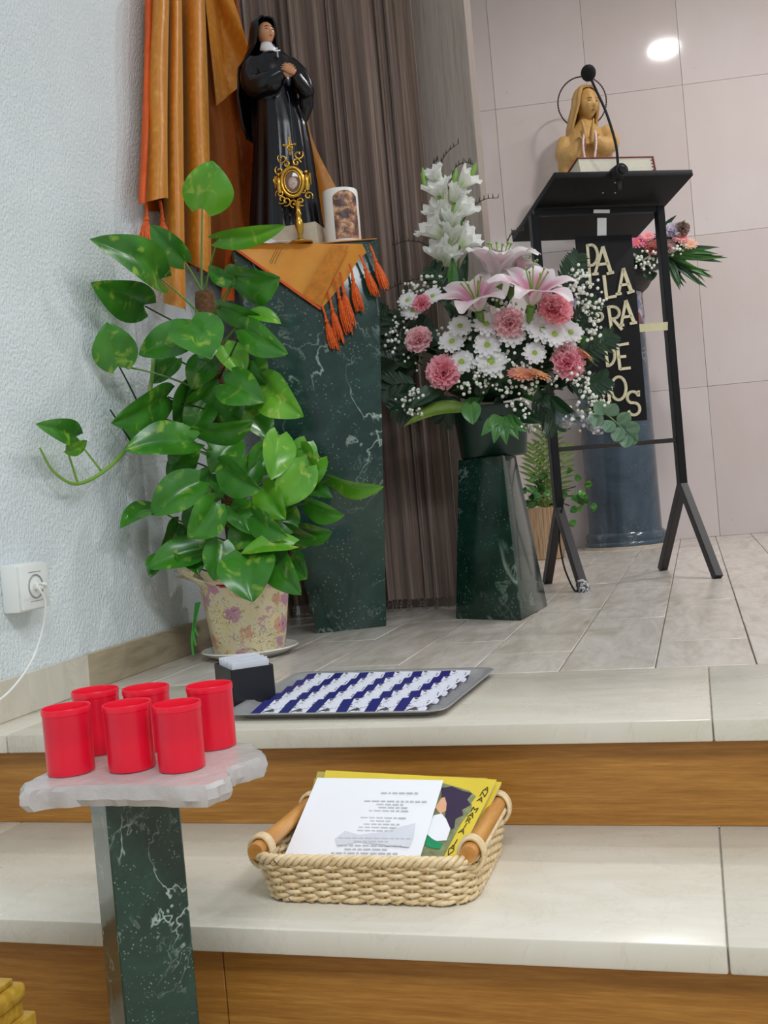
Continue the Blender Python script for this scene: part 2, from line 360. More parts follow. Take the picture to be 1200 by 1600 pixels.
n = NT('wicker'); g = n.noise(n.co((1, 1, 1)), 90, 4); n.bump(g, .3, .002); n.fin(n.mix(n.math('MULTIPLY', n.rnd(), .3), n.ramp(g, [(.3, srgb(212, 182, 132)), (.55, srgb(234, 212, 170)), (.8, srgb(244, 228, 196))]), srgb(212, 178, 126)), .5)
n = NT('handle_wood'); n.fin(n.ramp(n.noise(n.co((1, .2, 1)), 60, 4), [(.3, srgb(176, 112, 44)), (.7, srgb(212, 154, 84))]), .35)
# floral gift paper of the flower pot
n = NT('floral_paper'); c = n.co(); d = n.noise(c, 30, 2)
cell = n.voro(c, 24); cc = n.voro(c, 24, 'F1', 1, 'Color')
sep = n.n('ShaderNodeSeparateColor'); n.set(sep.inputs[0], cc)
petals = n.ramp(n.math('ADD', cell, n.math('MULTIPLY', n.math('SUBTRACT', n.noise(c, 90, 2), .5), .9)), [(.2, 1.), (.42, .8), (.5, 0.)])
base = n.ramp(d, [(.3, srgb(238, 222, 168)), (.7, srgb(238, 226, 196))])
fl = n.mix(n.ramp(sep.outputs[0], [(.45, 0.), (.55, 1.)]), srgb(206, 150, 176), srgb(222, 166, 138)); fl = n.mix(n.ramp(cell, [(.03, .9), (.12, 0.)]), fl, srgb(150, 66, 74))
col = n.mix(n.math('MULTIPLY', petals, n.ramp(sep.outputs[1], [(.25, 0.), (.3, 1.)])), base, fl)
lv = n.ramp(n.math('ABSOLUTE', n.math('SUBTRACT', n.noise(c, 46, 2, .5, 1.5), .5)), [(0., 1.), (.02, 0.)])
lv = n.math('MULTIPLY', lv, n.ramp(n.noise(c, 17, 2), [(.42, 0.), (.48, 1.)]))
n.fin(n.mix(n.math('MULTIPLY', lv, .9), col, srgb(94, 96, 52)), .35, 0, Coat_Weight=.2)
plain('pink_paper', srgb(226, 130, 160), .35); plain('red_paper', srgb(186, 42, 58), .4); plain('soil', srgb(50, 36, 26), .95); plain('green_ribbon', srgb(64, 160, 50), .3)
# statues
plain('habit_black', srgb(9, 10, 18), .2, var=.3, sc=20, Specular_IOR_Level=.42); plain('veil_black', srgb(12, 11, 13), .3, var=.3, sc=20, Specular_IOR_Level=.35)
plain('skin_paint', srgb(196, 140, 100), .35, var=.08); plain('white_paint', srgb(226, 226, 228), .4, var=.03); plain('lip_paint', srgb(170, 84, 72), .4); plain('eye_paint', srgb(44, 30, 26), .3); plain('silver', srgb(200, 200, 204), .3, .8)
n = NT('carved_wood'); g = n.noise(n.co((1, 1, .35)), 40, 4, .6, .5); n.fin(n.ramp(g, [(.3, srgb(182, 138, 74)), (.7, srgb(208, 168, 104))]), .38, 0, Specular_IOR_Level=.5)
plain('carved_dark', srgb(120, 82, 42), .5); plain('halo_metal', srgb(70, 62, 60), .4, .8); plain('rosary', srgb(232, 204, 210), .25); plain('stone_base', srgb(196, 182, 162), .6)
# candle picture: a warm glow of blurred figures, generic
n = NT('candle_print'); c = n.co(); q = n.noise(c, 52, 3, .6, .6)
n.fin(n.ramp(q, [(.3, srgb(52, 36, 46)), (.44, srgb(104, 72, 66)), (.54, srgb(170, 118, 84)), (.66, srgb(214, 176, 138))]), .4)
n = NT('azulejo'); c = n.co((1, 1, 1)); q = n.noise(c, 26, 3, .6, 1.); q2 = n.noise(c, 18, 2, .5, .5)
col = n.ramp(q, [(.44, srgb(206, 202, 206)), (.56, srgb(120, 128, 168))]); n.fin(n.mix(n.ramp(q2, [(.56, 0.), (.6, .9)]), col, srgb(150, 48, 54)), .4)
n = NT('striped_pot'); wv = n.noise(n.co((40, 40, .3)), 3, 2); n.fin(n.ramp(wv, [(.35, srgb(146, 106, 80)), (.5, srgb(204, 176, 140)), (.62, srgb(168, 124, 96))]), .6)
n = NT('yellow_wood'); g = n.noise(n.co((2, 20, 20)), 6, 5); n.fin(n.ramp(g, [(.3, srgb(170, 128, 36)), (.7, srgb(206, 166, 66))]), .35)
plain('ceiling_white', srgb(226, 224, 218), .85); plain('ground_tile', srgb(176, 160, 138), .35)
n = NT('lamp_glow'); n.fin((1, 1, 1), .5, 0, Emission_Color=(1, .97, .97, 1), Emission_Strength=250.)
# prayer card: deep blue with a white drawing
n = NT('prayer_card'); c = n.co(); sp = n.n('ShaderNodeSeparateXYZ'); n.set(sp.inputs[0], c)
wv = n.noise(n.co((60, 40, 1)), 1.1, 3, .6, 1.2); r = n.rnd()
body = n.ramp(wv, [(.4, srgb(222, 224, 238)), (.5, srgb(232, 232, 242)), (.56, srgb(96, 96, 110)), (.68, srgb(46, 46, 58))])
n.fin(n.mix(n.ramp(n.math('ADD', sp.outputs[0], n.math('MULTIPLY', n.math('SUBTRACT', n.noise(c, 60, 2), .5), .012)), [(.498, 0.), (.5, 1.)]) if False else n.math('GREATER_THAN', sp.outputs[0], -.008), srgb(40, 38, 116), body), .3)
# ================================================================== the room
H2 = -.15; H3 = -.30; NOSE1 = 1.438; NOSE2 = 1.09; SEAM = 1.835; XL = -1.188; XR = 2.2
WA = R(9.78); WD = Vector((math.cos(WA), math.sin(WA), 0)); WN = Vector((math.sin(WA), -math.cos(WA), 0)); W0 = Vector((.1, 5.38, 0))
CEIL = 3.0
# lower ground
m = MB(); m.box((.5, 0, H3-.05), (5, 2.4, .1)); struct(m.build('floor_ground', 'ground_tile'))
# platform body and planks
fl = MB(); fl.box(((XL+XR)/2, (SEAM+5.9)/2, -.07), (XR-XL, 5.9-SEAM, .126)); fl = struct(fl.build('floor', 'grout'))
pw = .165; plen = .655
pm = MB(); pm.box((0, 0, 0), (pw-.0025, plen-.0025, .012), bev=.0012); pm = pm.mesh('plank', 'plank_tile')
x0 = -.091 - pw*7
for i in range(20):
    xa = x0 + i*pw
    if xa > 1.6: break
    if xa + pw > XL and xa < XL:  # cut plank along the wall
        wq = xa+pw-XL
        mb = MB(); mb.box((0, 0, 0), (wq-.0025, plen-.0025, .012), bev=.0012); me_ = mb.mesh('plank', 'plank_tile'); xc = XL+wq/2
    elif xa < XL: continue
    else: me_ = pm; xc = xa+pw/2
    offs = (.0, .37, .15, .52, .26, .44)[i % 6]
    yy = SEAM + .0015 - offs
    while yy < 5.6:
        a = max(yy, SEAM+.0015); b = yy+plen
        if b-a > .05:
            if b-a < plen-.001:
                mb = MB(); mb.box((0, 0, 0), ((pw if me_ is pm else wq)-.0025, b-a-.0025, .012), bev=.0012); q = mb.mesh('plank', 'plank_tile')
            else: q = me_
            inst(q, 'plank', fl, Matrix.Translation((xc, (a+b)/2, -.006)))
        yy += plen
# steps: slab nosings over wooden risers
def step(nm, y0, y1, z, seams, risery, rz0, rseams):
    st = bpy.data.objects.new(nm, None); COL.objects.link(st); st.location = (0, y0, z); WM[st.name] = Matrix.Translation((0, y0, z)); struct(st)
    xs = [XL]+seams+[XR]
    for a, b in zip(xs, xs[1:]):
        mb = MB(); mb.box(((a+b)/2, (y0+y1)/2, z-.015), (b-a-.0014, y1-y0, .03), bev=.0028, seg=2); mb.build('slab', 'cream_marble', st)
    mb = MB(); mb.box(((XL+XR)/2, (y0+.005+y1)/2, z-.0155), (XR-XL-.01, y1-y0-.006, .024)); mb.build('mortar_bed', 'grout', st)
    xs = [XL]+rseams+[XR]
    for a, b in zip(xs, xs[1:]):
        mb = MB(); mb.box(((a+b)/2, risery+.01, (z-.03+rz0)/2), (b-a-.0012, .02, z-.03-rz0), bev=.001); mb.build('riser_board', 'riser_wood', st)
    mb = MB(); mb.box(((XL+XR)/2, (risery+.02+y1)/2, (z-.03+rz0)/2), (XR-XL, y1-risery-.02, z-.03-rz0-.001)); mb.build('core', 'grout', st)
s1 = PZ(1111, 1100, 0).x; s2 = PZ(1131, 1400, H2).x
step('trim_1', NOSE1, SEAM, 0, [s1-1.1, s1, s1+1.1], NOSE1+.022, H2, [])
step('trim_2', NOSE2, NOSE1+.03, H2, [s2-1.1, s2, s2+1.1], NOSE2+.022, H3, [P(352, 1540, NOSE2+.022).x])
# side wall and its skirting
m = MB(); m.box((XL-.05, 2.3, 1.35), (.1, 7.2, 3.3)); struct(m.build('wall_left', 'plaster'))
bb = bpy.data.objects.new('baseboard_left', None); COL.objects.link(bb); bb.location = (XL, 1.8, 0); WM[bb.name] = Matrix.Translation((XL, 1.8, 0)); struct(bb)
for a, b, t, mt in ((1.44, 1.803, .012, 'cream_marble'), (1.8045, 2.9, .010, 'beige_marble')):
    mb = MB(); mb.box((XL+t/2, (a+b)/2, .0365), (t, b-a, .073), bev=.0015); mb.build('skirting_slab', mt, bb)
# polished back wall in big slabs
wb = MB(); T = frame(W0, WD, Vector((0, 0, 1)), -WN)
wb.hexa([W0+WD*-1.6-WN*.012+Vector((0, 0, -.1)), W0+WD*2.6-WN*.012+Vector((0, 0, -.1)), W0+WD*2.6-WN*.11+Vector((0, 0, -.1)), W0+WD*-1.6-WN*.11+Vector((0, 0, -.1))],
        [W0+WD*-1.6-WN*.012+Vector((0, 0, CEIL+.1)), W0+WD*2.6-WN*.012+Vector((0, 0, CEIL+.1)), W0+WD*2.6-WN*.11+Vector((0, 0, CEIL+.1)), W0+WD*-1.6-WN*.11+Vector((0, 0, CEIL+.1))])
wb = struct(wb.build('wall_back', 'wall_joint'))
tw, th = .456, .738; sj = (Vector((.096, 5.379, 0))-W0).dot(WD)
tm = MB(); tm.box((0, 0, 0), (tw-.0014, .012, th-.0014), bev=.0006); tm = tm.mesh('wall_slab', 'wall_marble')
for i in range(-3, 5):
    for j in range(0, 5):
        z0 = j*th
        if z0 > CEIL: continue
        c = W0 + WD*(sj+(i+.5)*tw) + Vector((0, 0, z0+th/2)) - WN*.006
        inst(tm, 'wall_slab', wb, Matrix.Translation(c) @ Matrix.Rotation(WA, 4, 'Z'))
# wood partition with the string curtain in front of it
PY = 2.98
pxr = P(738, 150, PY).x
m = MB(); m.box(((XL+pxr)/2, PY+.05, CEIL/2), (pxr-XL, .1, CEIL), bev=.002); struct(m.build('wall_partition', 'grey_wood'))
# ceiling with the mirrored round lamp, plus two unseen lamps added to brighten
m = MB(); m.box((.5, 3.9, CEIL+.05), (3.6, 3.4, .1)); struct(m.build('ceiling', 'ceiling_white'))
hit = PN(1037, 75, W0, WN); d = ray(1037, 75); rf = d - WN*2*d.dot(WN); lp = hit + rf*((CEIL-.004-hit.z)/rf.z)
for i, (lx, ly) in enumerate(((lp.x, lp.y), (lp.x+1.25, lp.y-.1), (2.05, 2.7))):
    t = thing('ceiling_lamp', ('round white ceiling lamp mirrored in the polished back wall', 'added round fill lamp, out of view to the right near the back wall', 'added round fill lamp, out of view to the right nearer the steps')[i], 'lamp', (lx, ly, CEIL), 0, 'round ceiling lamps')
    mb = MB(); mb.lathe([(.08, 0), (.095, 0), (.095, -.012), (.08, -.012)], 40, WM[t.name], (False, False)); mb.build('rim', 'white_metal', t)
    mb = MB(); mb.lathe([(.08, -.003), (.08, -.007)], 40, WM[t.name]); mb.build('diffuser', 'lamp_glow', t)
# curtain
ct = thing('string_curtain', 'brown pleated string curtain hanging behind the statue pedestal', 'curtain', (-.95, 2.9, 0))
cx1 = P(700, 650, 2.89).x
def cfun(u, v):
    x = lerp(XL+.012, cx1, u); z = lerp(2.95, .035, v)
    ph = 2*math.pi*(u*11 + .35*math.sin(u*23))
    a = .014*math.sin(ph) + .007*math.sin(2.3*ph+1) + .004*math.sin(v*4+u*30)
    return (x, 2.9 + a - .01*v, z)
m = MB(); m.grid(cfun, 260, 12, .002); m.build('curtain_cloth', 'curtain', ct)
m = MB()
for k in range(46):
    u = (k+.5)/46
    if k % 7 in (2, 5): continue
    p = Vector(cfun(u, 1)); h = .035
    m.tube([(p.x, p.y, .037), (p.x+.003, p.y-.003, .02), (p.x-.004, p.y-.004, .006)], .0012, 4)
    for q in range(4): m.ball((p.x+random.uniform(-.005, .005), p.y-.003, .006+q*.009), .0026, 6, 4)
fr = m.build('fringe', 'silver_thread', ct, label='silver looped fringe'); fr['kind'] = 'stuff'
m = MB(); m.tube([(XL+.02, 2.9, 2.965), (cx1, 2.9, 2.965)], .012, 12); m.build('rod', 'white_metal', ct)
# ================================================================== pedestals, column, lectern
# tall green marble pedestal under the statue, wider at the top
A = Vector((-.956, 2.499, 0)); B = Vector((-.792, 2.578, 0))
TL = P(361, 384, 2.44); TR = P(592, 382, 2.56); ztop = (TL.z+TR.z)/2; TL.z = TR.z = ztop
bkb = Vector((-.066, .16, 0)); bkt = Vector((-.122, .24, 0))
p1 = thing('marble_pedestal', 'tall dark green marble pedestal flaring upward under the nun statue', 'pedestal', (-.9, 2.6, 0))
m = MB(); m.hexa([A, B, B+bkb, A+bkb], [TL, TR, TR+bkt, TL+bkt], bev=.003); m.build('shaft', 'green_marble', p1, ang=25)
PTOP = ztop
def on_top(px, py): return PZ(px, py, PTOP)
# short pyramid pedestal under the flowers
B2 = PZ(815, 970, 0); A2 = B2 - .215*Vector((math.cos(R(-20)), math.sin(R(-20)), 0)); v2 = Vector((math.sin(R(20)), math.cos(R(20)), 0))
A2 = PZ(712, 967, 0); C2 = PZ(856, 947, 0); D2 = A2 + (C2-B2)
tA = P(716, 718, A2.y+.035); tB = P(785, 712, B2.y+.055); zt = (tA.z+tB.z)/2; tA.z = tB.z = zt; tC = P(806, 710, B2.y+.22); tC.z = zt; tD = tA+(tC-tB)
p2 = thing('marble_pedestal', 'short dark green marble pyramid pedestal under the lily arrangement', 'pedestal', (A2+C2)/2)
m = MB(); m.hexa([A2, B2, C2, D2], [tA, tB, tC, tD], bev=.003); m.build('shaft', 'green_marble_dark', p2, ang=25)
P2C = (tA+tB+tC+tD)/4
# round column by the back wall
CC = Vector((-.335, 5.075, 0))
cl = thing('marble_column', 'round blue black marble column behind the lectern', 'column', CC)
T = Matrix.Translation(CC)
m = MB(); m.lathe([(.192, .005), (.195, .02), (.192, .03), (.186, .034), (.19, .05), (.188, .062), (.178, .075)], 48, T); m.build('base', 'blue_marble', cl)
m = MB(); m.lathe([(.196, 0), (.196, .012), (.192, .0121)], 48, T); m.build('plinth', 'stone_base', cl)
zc = P(985-33, 510, CC.y).z; zb = P(950, 466, CC.y).z; zk = P(950, 436, CC.y).z
m = MB(); m.lathe([(.172, .07), (.17, .1), (.168, zc)], 48, T); m.build('shaft', 'blue_marble', cl)
m = MB(); m.lathe([(.170, zc-.01), (.172, zc), (.172, zb), (.168, zb+.005)], 48, T); m.build('painted_band', 'azulejo', cl, label='white band painted with blue and red')
m = MB(); m.lathe([(.15, zb), (.175, zb+.01), (.2, zb+.03), (.225, zk-.02), (.225, zk), (.2, zk+.002)], 48, T); m.build('capital', 'brown_black_paint', cl)
# lectern ---------------------------------------------------------------
LU = Vector((math.cos(R(29)), math.sin(R(29)), 0)); LV = Vector((-LU.y, LU.x, 0))
lf = [PZ(855, 912, 0), PZ(913, 925, 0), PZ(1035, 891, 0), PZ(1122, 904, 0)]
LC = sum(lf, Vector())/4
lt = thing('lectern', 'black metal lectern with slanted desk and a hanging lettered sign', 'lectern', LC, R(29))
pl = (lf[0]+lf[1])/2; pr = (lf[2]+lf[3])/2
def bar(a, b, w, mt, nm, t2=None):
    a = Vector(a); b = Vector(b); z = (b-a).normalized(); x = LU - z*LU.dot(z)
    Mx = frame((a+b)/2, x, z.cross(x), z); mb = MB(); mb.box((0, 0, 0), (w, t2 or w, (b-a).length), Mx, bev=.0015)
    return mb.build(nm, mt, lt, ang=30)
jl = P(873, 795, pl.y); jr = P(1066, 757, pr.y); pl = Vector((jl.x, jl.y, 0)); pr = Vector((jr.x, jr.y, 0))
tl = P(843, 335, pl.y); tr = P(1037, 322, pr.y)
tl.x, tl.y = pl.x, pl.y; tr.x, tr.y = pr.x, pr.y
bar(jl, tl, .026, 'black_paint', 'post'); bar(jr, tr, .026, 'black_paint', 'post')
for f, j in ((lf[0], jl), (lf[1], jl), (lf[2], jr), (lf[3], jr)): bar(f+Vector((0, 0, .002)), j, .026, 'brown_black_paint', 'leg')
m = MB(); q = lf[1]+(jl-lf[1])*.045; z = (jl-lf[1]).normalized(); x = (LU-z*LU.dot(z)).normalized(); m.box((0, 0, 0), (.031, .031, .05), frame(q, x, z.cross(x), z), bev=.004); m.build('chipped_foot', 'chipped', lt, label='foot with the paint chipped to grey')
cl_ = P(870, 704, pl.y).z; cr_ = P(1058, 686, pr.y).z; cz = (cl_+cr_)/2
bar(pl+Vector((0, 0, cz)), pr+Vector((0, 0, cz)), .02, 'brown_black_paint', 'crossbar', .014)
cz2 = (P(843, 334, pl.y).z + P(1036, 324, pr.y).z)/2
bar(pl+Vector((0, 0, cz2)), pr+Vector((0, 0, cz2)), .02, 'black_paint', 'crossbar', .02)
# desk plate: near edge high, far edge low
ney = LC - LV*.17; fay = LC + LV*.23
def lplane(px, py, base): return PN(px, py, base, LV)
n1 = lplane(852, 281, ney); n2 = lplane(1068, 272, ney); f1 = lplane(815, 380, fay); f2 = lplane(1009, 369, fay)
zn = (n1.z+n2.z)/2; zf = (f1.z+f2.z)/2
hw = ((n2-n1).length+(f2-f1).length)/4
cn = (n1+n2)/2; cf = (f1+f2)/2; cxm = ((cn-LC).dot(LU)+(cf-LC).dot(LU))/2
cn = ney+LU*cxm; cn.z = zn; cf = fay+LU*cxm; cf.z = zf
sl = (cf-cn).normalized(); upn = LU.cross(sl).normalized()
if upn.z < 0: upn = -upn
th_ = .02
m = MB(); m.hexa([cn-LU*hw, cn+LU*hw, cf+LU*hw, cf-LU*hw], [cn-LU*hw+upn*th_, cn+LU*hw+upn*th_, cf+LU*hw+upn*th_, cf-LU*hw+upn*th_], bev=.002); m.build('desk', 'black_board', lt, ang=30)
m = MB(); q = cf+upn*(th_+.008)-sl*.008; m.box((0, 0, 0), (hw*2, .012, .02), frame(q, LU, sl, upn), bev=.002); m.build('ledge', 'black_paint', lt)
# two white strips standing in for light seen through over the sign
SP = (pl+pr)/2 - LV*.016
def SB(px, py): return PN(px, py, SP, LV)
def strip(a, b, mt, nm, th=.003):
    q = [SB(*a), SB(b[0], a[1]), SB(*b), SB(a[0], b[1])]; mb = MB(); mb.hexa([p for p in q], [p-LV*th for p in q]); return mb.build(nm, mt, lt)
strip((933, 341), (947, 369), 'white_metal', 'painted_gap_light', .003); strip((927, 328), (952, 333), 'white_metal', 'painted_gap_light_top', .004)
q = [SB(995, 507), SB(1043, 503), SB(1043, 516), SB(997, 519)]; m = MB(); m.hexa(q, [p-LV*.0015 for p in q]); m.build('tape', 'cream_tape', lt, label='torn cream tape')
# sign board with raised cream letters
bt = SB(941, 369).z; bbm = SB(965, 660).z; bx0 = (SB(898, 372)-SP).dot(LU); bx1 = (SB(985, 366)-SP).dot(LU); bx0b = bx0; bx1b = (SB(1004, 655)-SP).dot(LU)
def BP(x, z, o=0): return Vector((SP.x, SP.y, 0)) + LU*x - LV*o + Vector((0, 0, z))
m = MB(); m.hexa([BP(bx0, bbm, 0), BP(bx1, bbm, 0), BP(bx1, bbm, .009), BP(bx0, bbm, .009)], [BP(bx0, bt, 0), BP(bx1, bt, 0), BP(bx1, bt, .009), BP(bx0, bt, .009)], bev=.001)
board = m.build('sign_board', 'black_board', lt, ang=30)
def arc(cx, cy, rx, ry, a0, a1, n=14): return [(cx+rx*math.cos(R(lerp(a0, a1, k/n))), cy-ry*math.sin(R(lerp(a0, a1, k/n)))) for k in range(n+1)]
def letter(strokes, wd=4.2):
    mb = MB(); S0 = SP - LV*.009
    for st in strokes:
        wpx = wd
        if isinstance(st, tuple): st, wpx = st
        pts = [Vector((x, y)) for x, y in st]
        for i in range(len(pts)-1):
            a, b = pts[i], pts[i+1]; t = (b-a).normalized(); nn = Vector((-t.y, t.x))*wpx/2; e = t*.6
            q = [a-nn-e, b-nn+e, b+nn+e, a+nn-e]; q = [PN(p.x, p.y, S0, LV) for p in q]
            mb.hexa(q, [p-LV*.004 for p in q])
    mb.build('letter', 'cream_letter', board, ang=20)
letter([[(917, 383), (922, 447)]+[], [(917, 384), (923, 383)]+arc(923, 399, 10, 16, 90, -90)+[(920, 415)]])                     # P
letter([[(929, 428), (941, 387)], ([(941, 386), (954, 427)], 5.5), [(933, 414), (949, 412)], [(925, 429), (934, 428)], [(948, 428), (958, 426)]])   # A
letter([([(943, 431), (947, 465)], 5), [(946, 466), (962, 463)]])                                                          # L
letter([[(966, 459), (973, 421)], ([(973, 420), (986, 456)], 5.5), [(969, 446), (982, 444)], [(962, 460), (970, 459)], [(980, 458), (990, 455)]])   # A
letter([[(926, 470), (930, 503)], [(926, 471)]+arc(931, 479, 8, 8, 90, -90), [(928, 488)]+arc(932, 495, 9, 7.5, 90, -90)])        # B
letter([([(950, 479), (955, 516)], 4.5), [(950, 480)]+arc(956, 489, 11, 9.5, 90, -90)+[(953, 499)], ([(957, 499), (971, 515)], 4.5)])           # R
letter([[(970, 508), (977, 471)], ([(977, 470), (990, 504)], 5.5), [(973, 496), (986, 494)], [(966, 509), (974, 508)], [(984, 506), (994, 504)]])   # A
letter([([(945, 541), (949, 573)], 4.5), [(945, 541)]+arc(948, 556, 12, 16, 88, -84)+[(949, 573)]])                              # D
letter([([(964, 540), (968, 577)], 4.5), [(963, 540), (981, 537)], [(966, 558), (977, 557)], [(968, 577), (984, 575)]])             # E
letter([[(929, 596), (933, 630)], [(929, 597)]+arc(931, 613, 12, 16, 85, -85)])                                                 # D
letter([([(948, 593), (952, 628)], 4.5)])                                                                                      # I
letter([arc(966, 607, 11.5, 18, 0, 360, 28)])                                                                                  # O
letter([[(997, 613), (996, 617)]+arc(988, 621, 8.5, 9, 40, 250, 12)+arc(990, 639, 9, 9.5, 90, -160, 14), [(979, 645), (980, 651)], [(997, 611), (997, 619)]])  # S
# microphone
mcp = cn + upn*th_ ; hd = lplane(966, 262, cn-LV*.012)
mic = thing('gooseneck_microphone', 'black gooseneck microphone with foam head clamped to the lectern', 'microphone', hd)
neck = catmull([hd, P(962, 225, hd.y-.01), P(948, 178, hd.y-.02), P(932, 142, hd.y-.03), P(922, 120, hd.y-.04)], 8)
m = MB(); m.tube(neck, .0042, 10); m.build('gooseneck', 'gooseneck', mic)
hp = neck[-1]; dr = (neck[-1]-neck[-3]).normalized(); m = MB(); m.ball(hp+dr*.012, .0225, 20, 14, (1, 1, 1.08)); m.build('foam_head', 'foam', mic)
c0 = hd+Vector((0, 0, -.014)); Mx = frame(c0, LU, Vector((0, 0, 1)), -LV)
m = MB(); m.lathe([(.0, -.028), (.019, -.028), (.022, -.024), (.022, .02), (.019, .024), (0, .024)], 24, Mx, (False, False)); m.build('clamp', 'rubber', mic)
m = MB(); m.lathe([(.0, .0245), (.012, .0245), (.012, .028), (.009, .031), (0, .031)], 20, Mx, (False, False)); m.build('knob', 'gooseneck', mic)
m = MB(); m.box(c0-Vector((0, 0, .028))+LV*.005, (.016, .01, .05), Matrix.Rotation(R(29), 4, 'Z'), bev=.003); m.build('bracket', 'rubber', mic)
for q in ((942, 301), (961, 285), (961, 301)):
    d_ = ray(*q); pp = CAM+d_*((cn-CAM).dot(upn)/d_.dot(upn)); m = MB(); m.ball(pp, .003, 8, 6); m.build('screw', 'silver', lt)
# red bound book lying on the desk
bk0 = lplane(903, 268, cn+LV*.03); bk1 = lplane(1022, 262, cn+LV*.03)
bw = (bk1-bk0).dot(LU); bo = cn+LV*.0+upn*(th_+.001)+LU*((bk0-cn).dot(LU))+sl*.012
bk = thing('book', 'thick red bound book lying on the lectern desk', 'book', bo)
bd = .19; bt_ = .05
def bookslab(o, a, b, c0_, c1_, h0, h1):
    f = lambda x, y, h: bo+LU*x+sl*y+upn*h
    return [f(a, c0_, h0), f(b, c0_, h0), f(b, c1_, h0), f(a, c1_, h0)], [f(a, c0_, h1), f(b, c0_, h1), f(b, c1_, h1), f(a, c1_, h1)]
m = MB(); m.hexa(*bookslab(bo, 0, bw, 0, bd, 0, .003)); m.hexa(*bookslab(bo, 0, bw, 0, bd, bt_, bt_+.003)); m.hexa(*bookslab(bo, bw-.003, bw, 0, bd, .003, bt_)); m.build('cover', 'book_red', bk, ang=30)
m = MB(); m.hexa(*bookslab(bo, .005, bw-.004, .004, bd-.005, .003, bt_)); m.build('pages', 'page', bk, ang=30)
for k in range(4):
    m = MB(); m.box(bo+LU*(bw-.006)+sl*.003+upn*(.008+k*.011), (.008, .004, .0025), frame(Vector(), LU, sl, upn)); m.build('ribbon_marker', 'book_red', bk)
# microphone lead down the near leg
m = MB(); m.tube(catmull([jl+Vector((.02, -.02, .03)), P(874, 835, jl.y-.03), P(880, 880, jl.y-.09), P(890, 908, jl.y-.13), lf[1]+Vector((-.03, .02, .004)), lf[1]+Vector((-.018, .0, .006))], 6), .003, 6)
tag(m.build('microphone_lead', 'rubber', None, lf[1]), 'thin black lead hanging inside the near lectern leg', 'cable')
# ================================================================== things on the steps
# votive stand: marble post, rough resin slab
PC = Vector((-.292, .985, H3)); pa = R(45); pw_ = .0385
PC.x = P(228, 1400, .985).x - .004
stn = thing('candle_stand', 'green marble post stand with a ragged frosted resin top', 'stand', PC)
zs = P(230, 1246, .95).z; zs1 = zs
Rz = Matrix.Rotation(pa, 4, 'Z')
m = MB(); m.box(PC+Vector((0, 0, (zs-H3)/2)), (pw_*2, pw_*2, zs-H3), Rz, bev=.0015); m.build('post', 'green_marble_fine', stn, ang=25)
zt_ = zs + .022
outl = [(28, 1247), (32, 1232), (50, 1215), (78, 1200), (112, 1180), (150, 1172), (210, 1166), (262, 1163), (320, 1160), (352, 1157), (398, 1160), (405, 1168), (416, 1174), (412, 1182), (380, 1192), (358, 1200), (362, 1214), (352, 1226), (325, 1236), (280, 1238), (230, 1236), (180, 1236), (130, 1236), (80, 1240)]
top = [PZ(x, y - (8 if y > 1225 else 0), zt_) for x, y in outl]
rnd = random.Random(3); rs = []
cen = sum(top, Vector())/len(top)
fine = []
for i, p in enumerate(top):
    q = top[(i+1) % len(top)]
    for k in range(4): fine.append(lerp(p, q, k/4)+Vector((rnd.uniform(-1, 1), rnd.uniform(-1, 1), 0))*.0012)
rs.append([Vector((p.x, p.y, zs)) + (cen-p)*rnd.uniform(.02, .07) for p in fine]); rs[-1] = [Vector((p.x, p.y, zs+.0005)) for p in rs[-1]]
rs.append([Vector((p.x, p.y, zs+.008)) + (cen-p)*Vector((1, 1, 0)).length*0 + Vector((rnd.uniform(-1, 1), rnd.uniform(-1, 1), 0))*.0015 for p in fine])
rs.append([Vector((p.x, p.y, zt_-.004)) + (Vector((cen.x, cen.y, 0))-Vector((p.x, p.y, 0)))*rnd.uniform(.0, .03) for p in fine])
rs.append([Vector((p.x, p.y, zt_)) + (Vector((cen.x, cen.y, 0))-Vector((p.x, p.y, 0)))*rnd.uniform(.03, .05) for p in fine])
m = MB(); m.rings(rs); m.build('resin_top', 'frosted_resin', stn, ang=25)
# six red votive cups
cups = [((112, 1210), 'red votive cup at the front left corner of the resin slab'), ((207, 1204), 'red votive cup in the middle of the front row'), ((285, 1204), 'red votive cup at the front right, over the post'),
        ((157, 1178), 'red votive cup behind and between the two left front cups'), ((236, 1174), 'red votive cup in the middle of the back row'), ((335, 1170), 'red votive cup furthest right, standing apart')]
for k, ((px, py), lab) in enumerate(cups):
    o = PZ(px, py-4, zt_+.0004); dp = depth(o); r = (37.6 if k < 3 else 36)*dp/FPX
    hgt = (103 if k < 3 else 98)*dp/FPX
    t = thing('votive_cup', lab, 'candle', o, k*.7, 'red votive cups'); T = Matrix.Translation(o)
    m = MB(); m.lathe([(0, 0), (r*.9, 0), (r*.96, .001), (r*.97, hgt*.5), (r*.98, hgt*.9), (r*1.005, hgt*.905), (r*1.01, hgt*.985), (r*.99, hgt), (r*.95, hgt*.995), (r*.92, hgt*.93), (r*.9, hgt*.5), (0, hgt*.5)], 40, T, (False, False)); m.build('cup', 'red_plastic', t)
    m = MB(); m.lathe([(0, hgt*.5), (r*.88, hgt*.5), (r*.89, hgt*.88), (r*.5, hgt*.885), (0, hgt*.885)], 32, T, (False, False)); m.build('lid_disc', 'red_plastic', t)
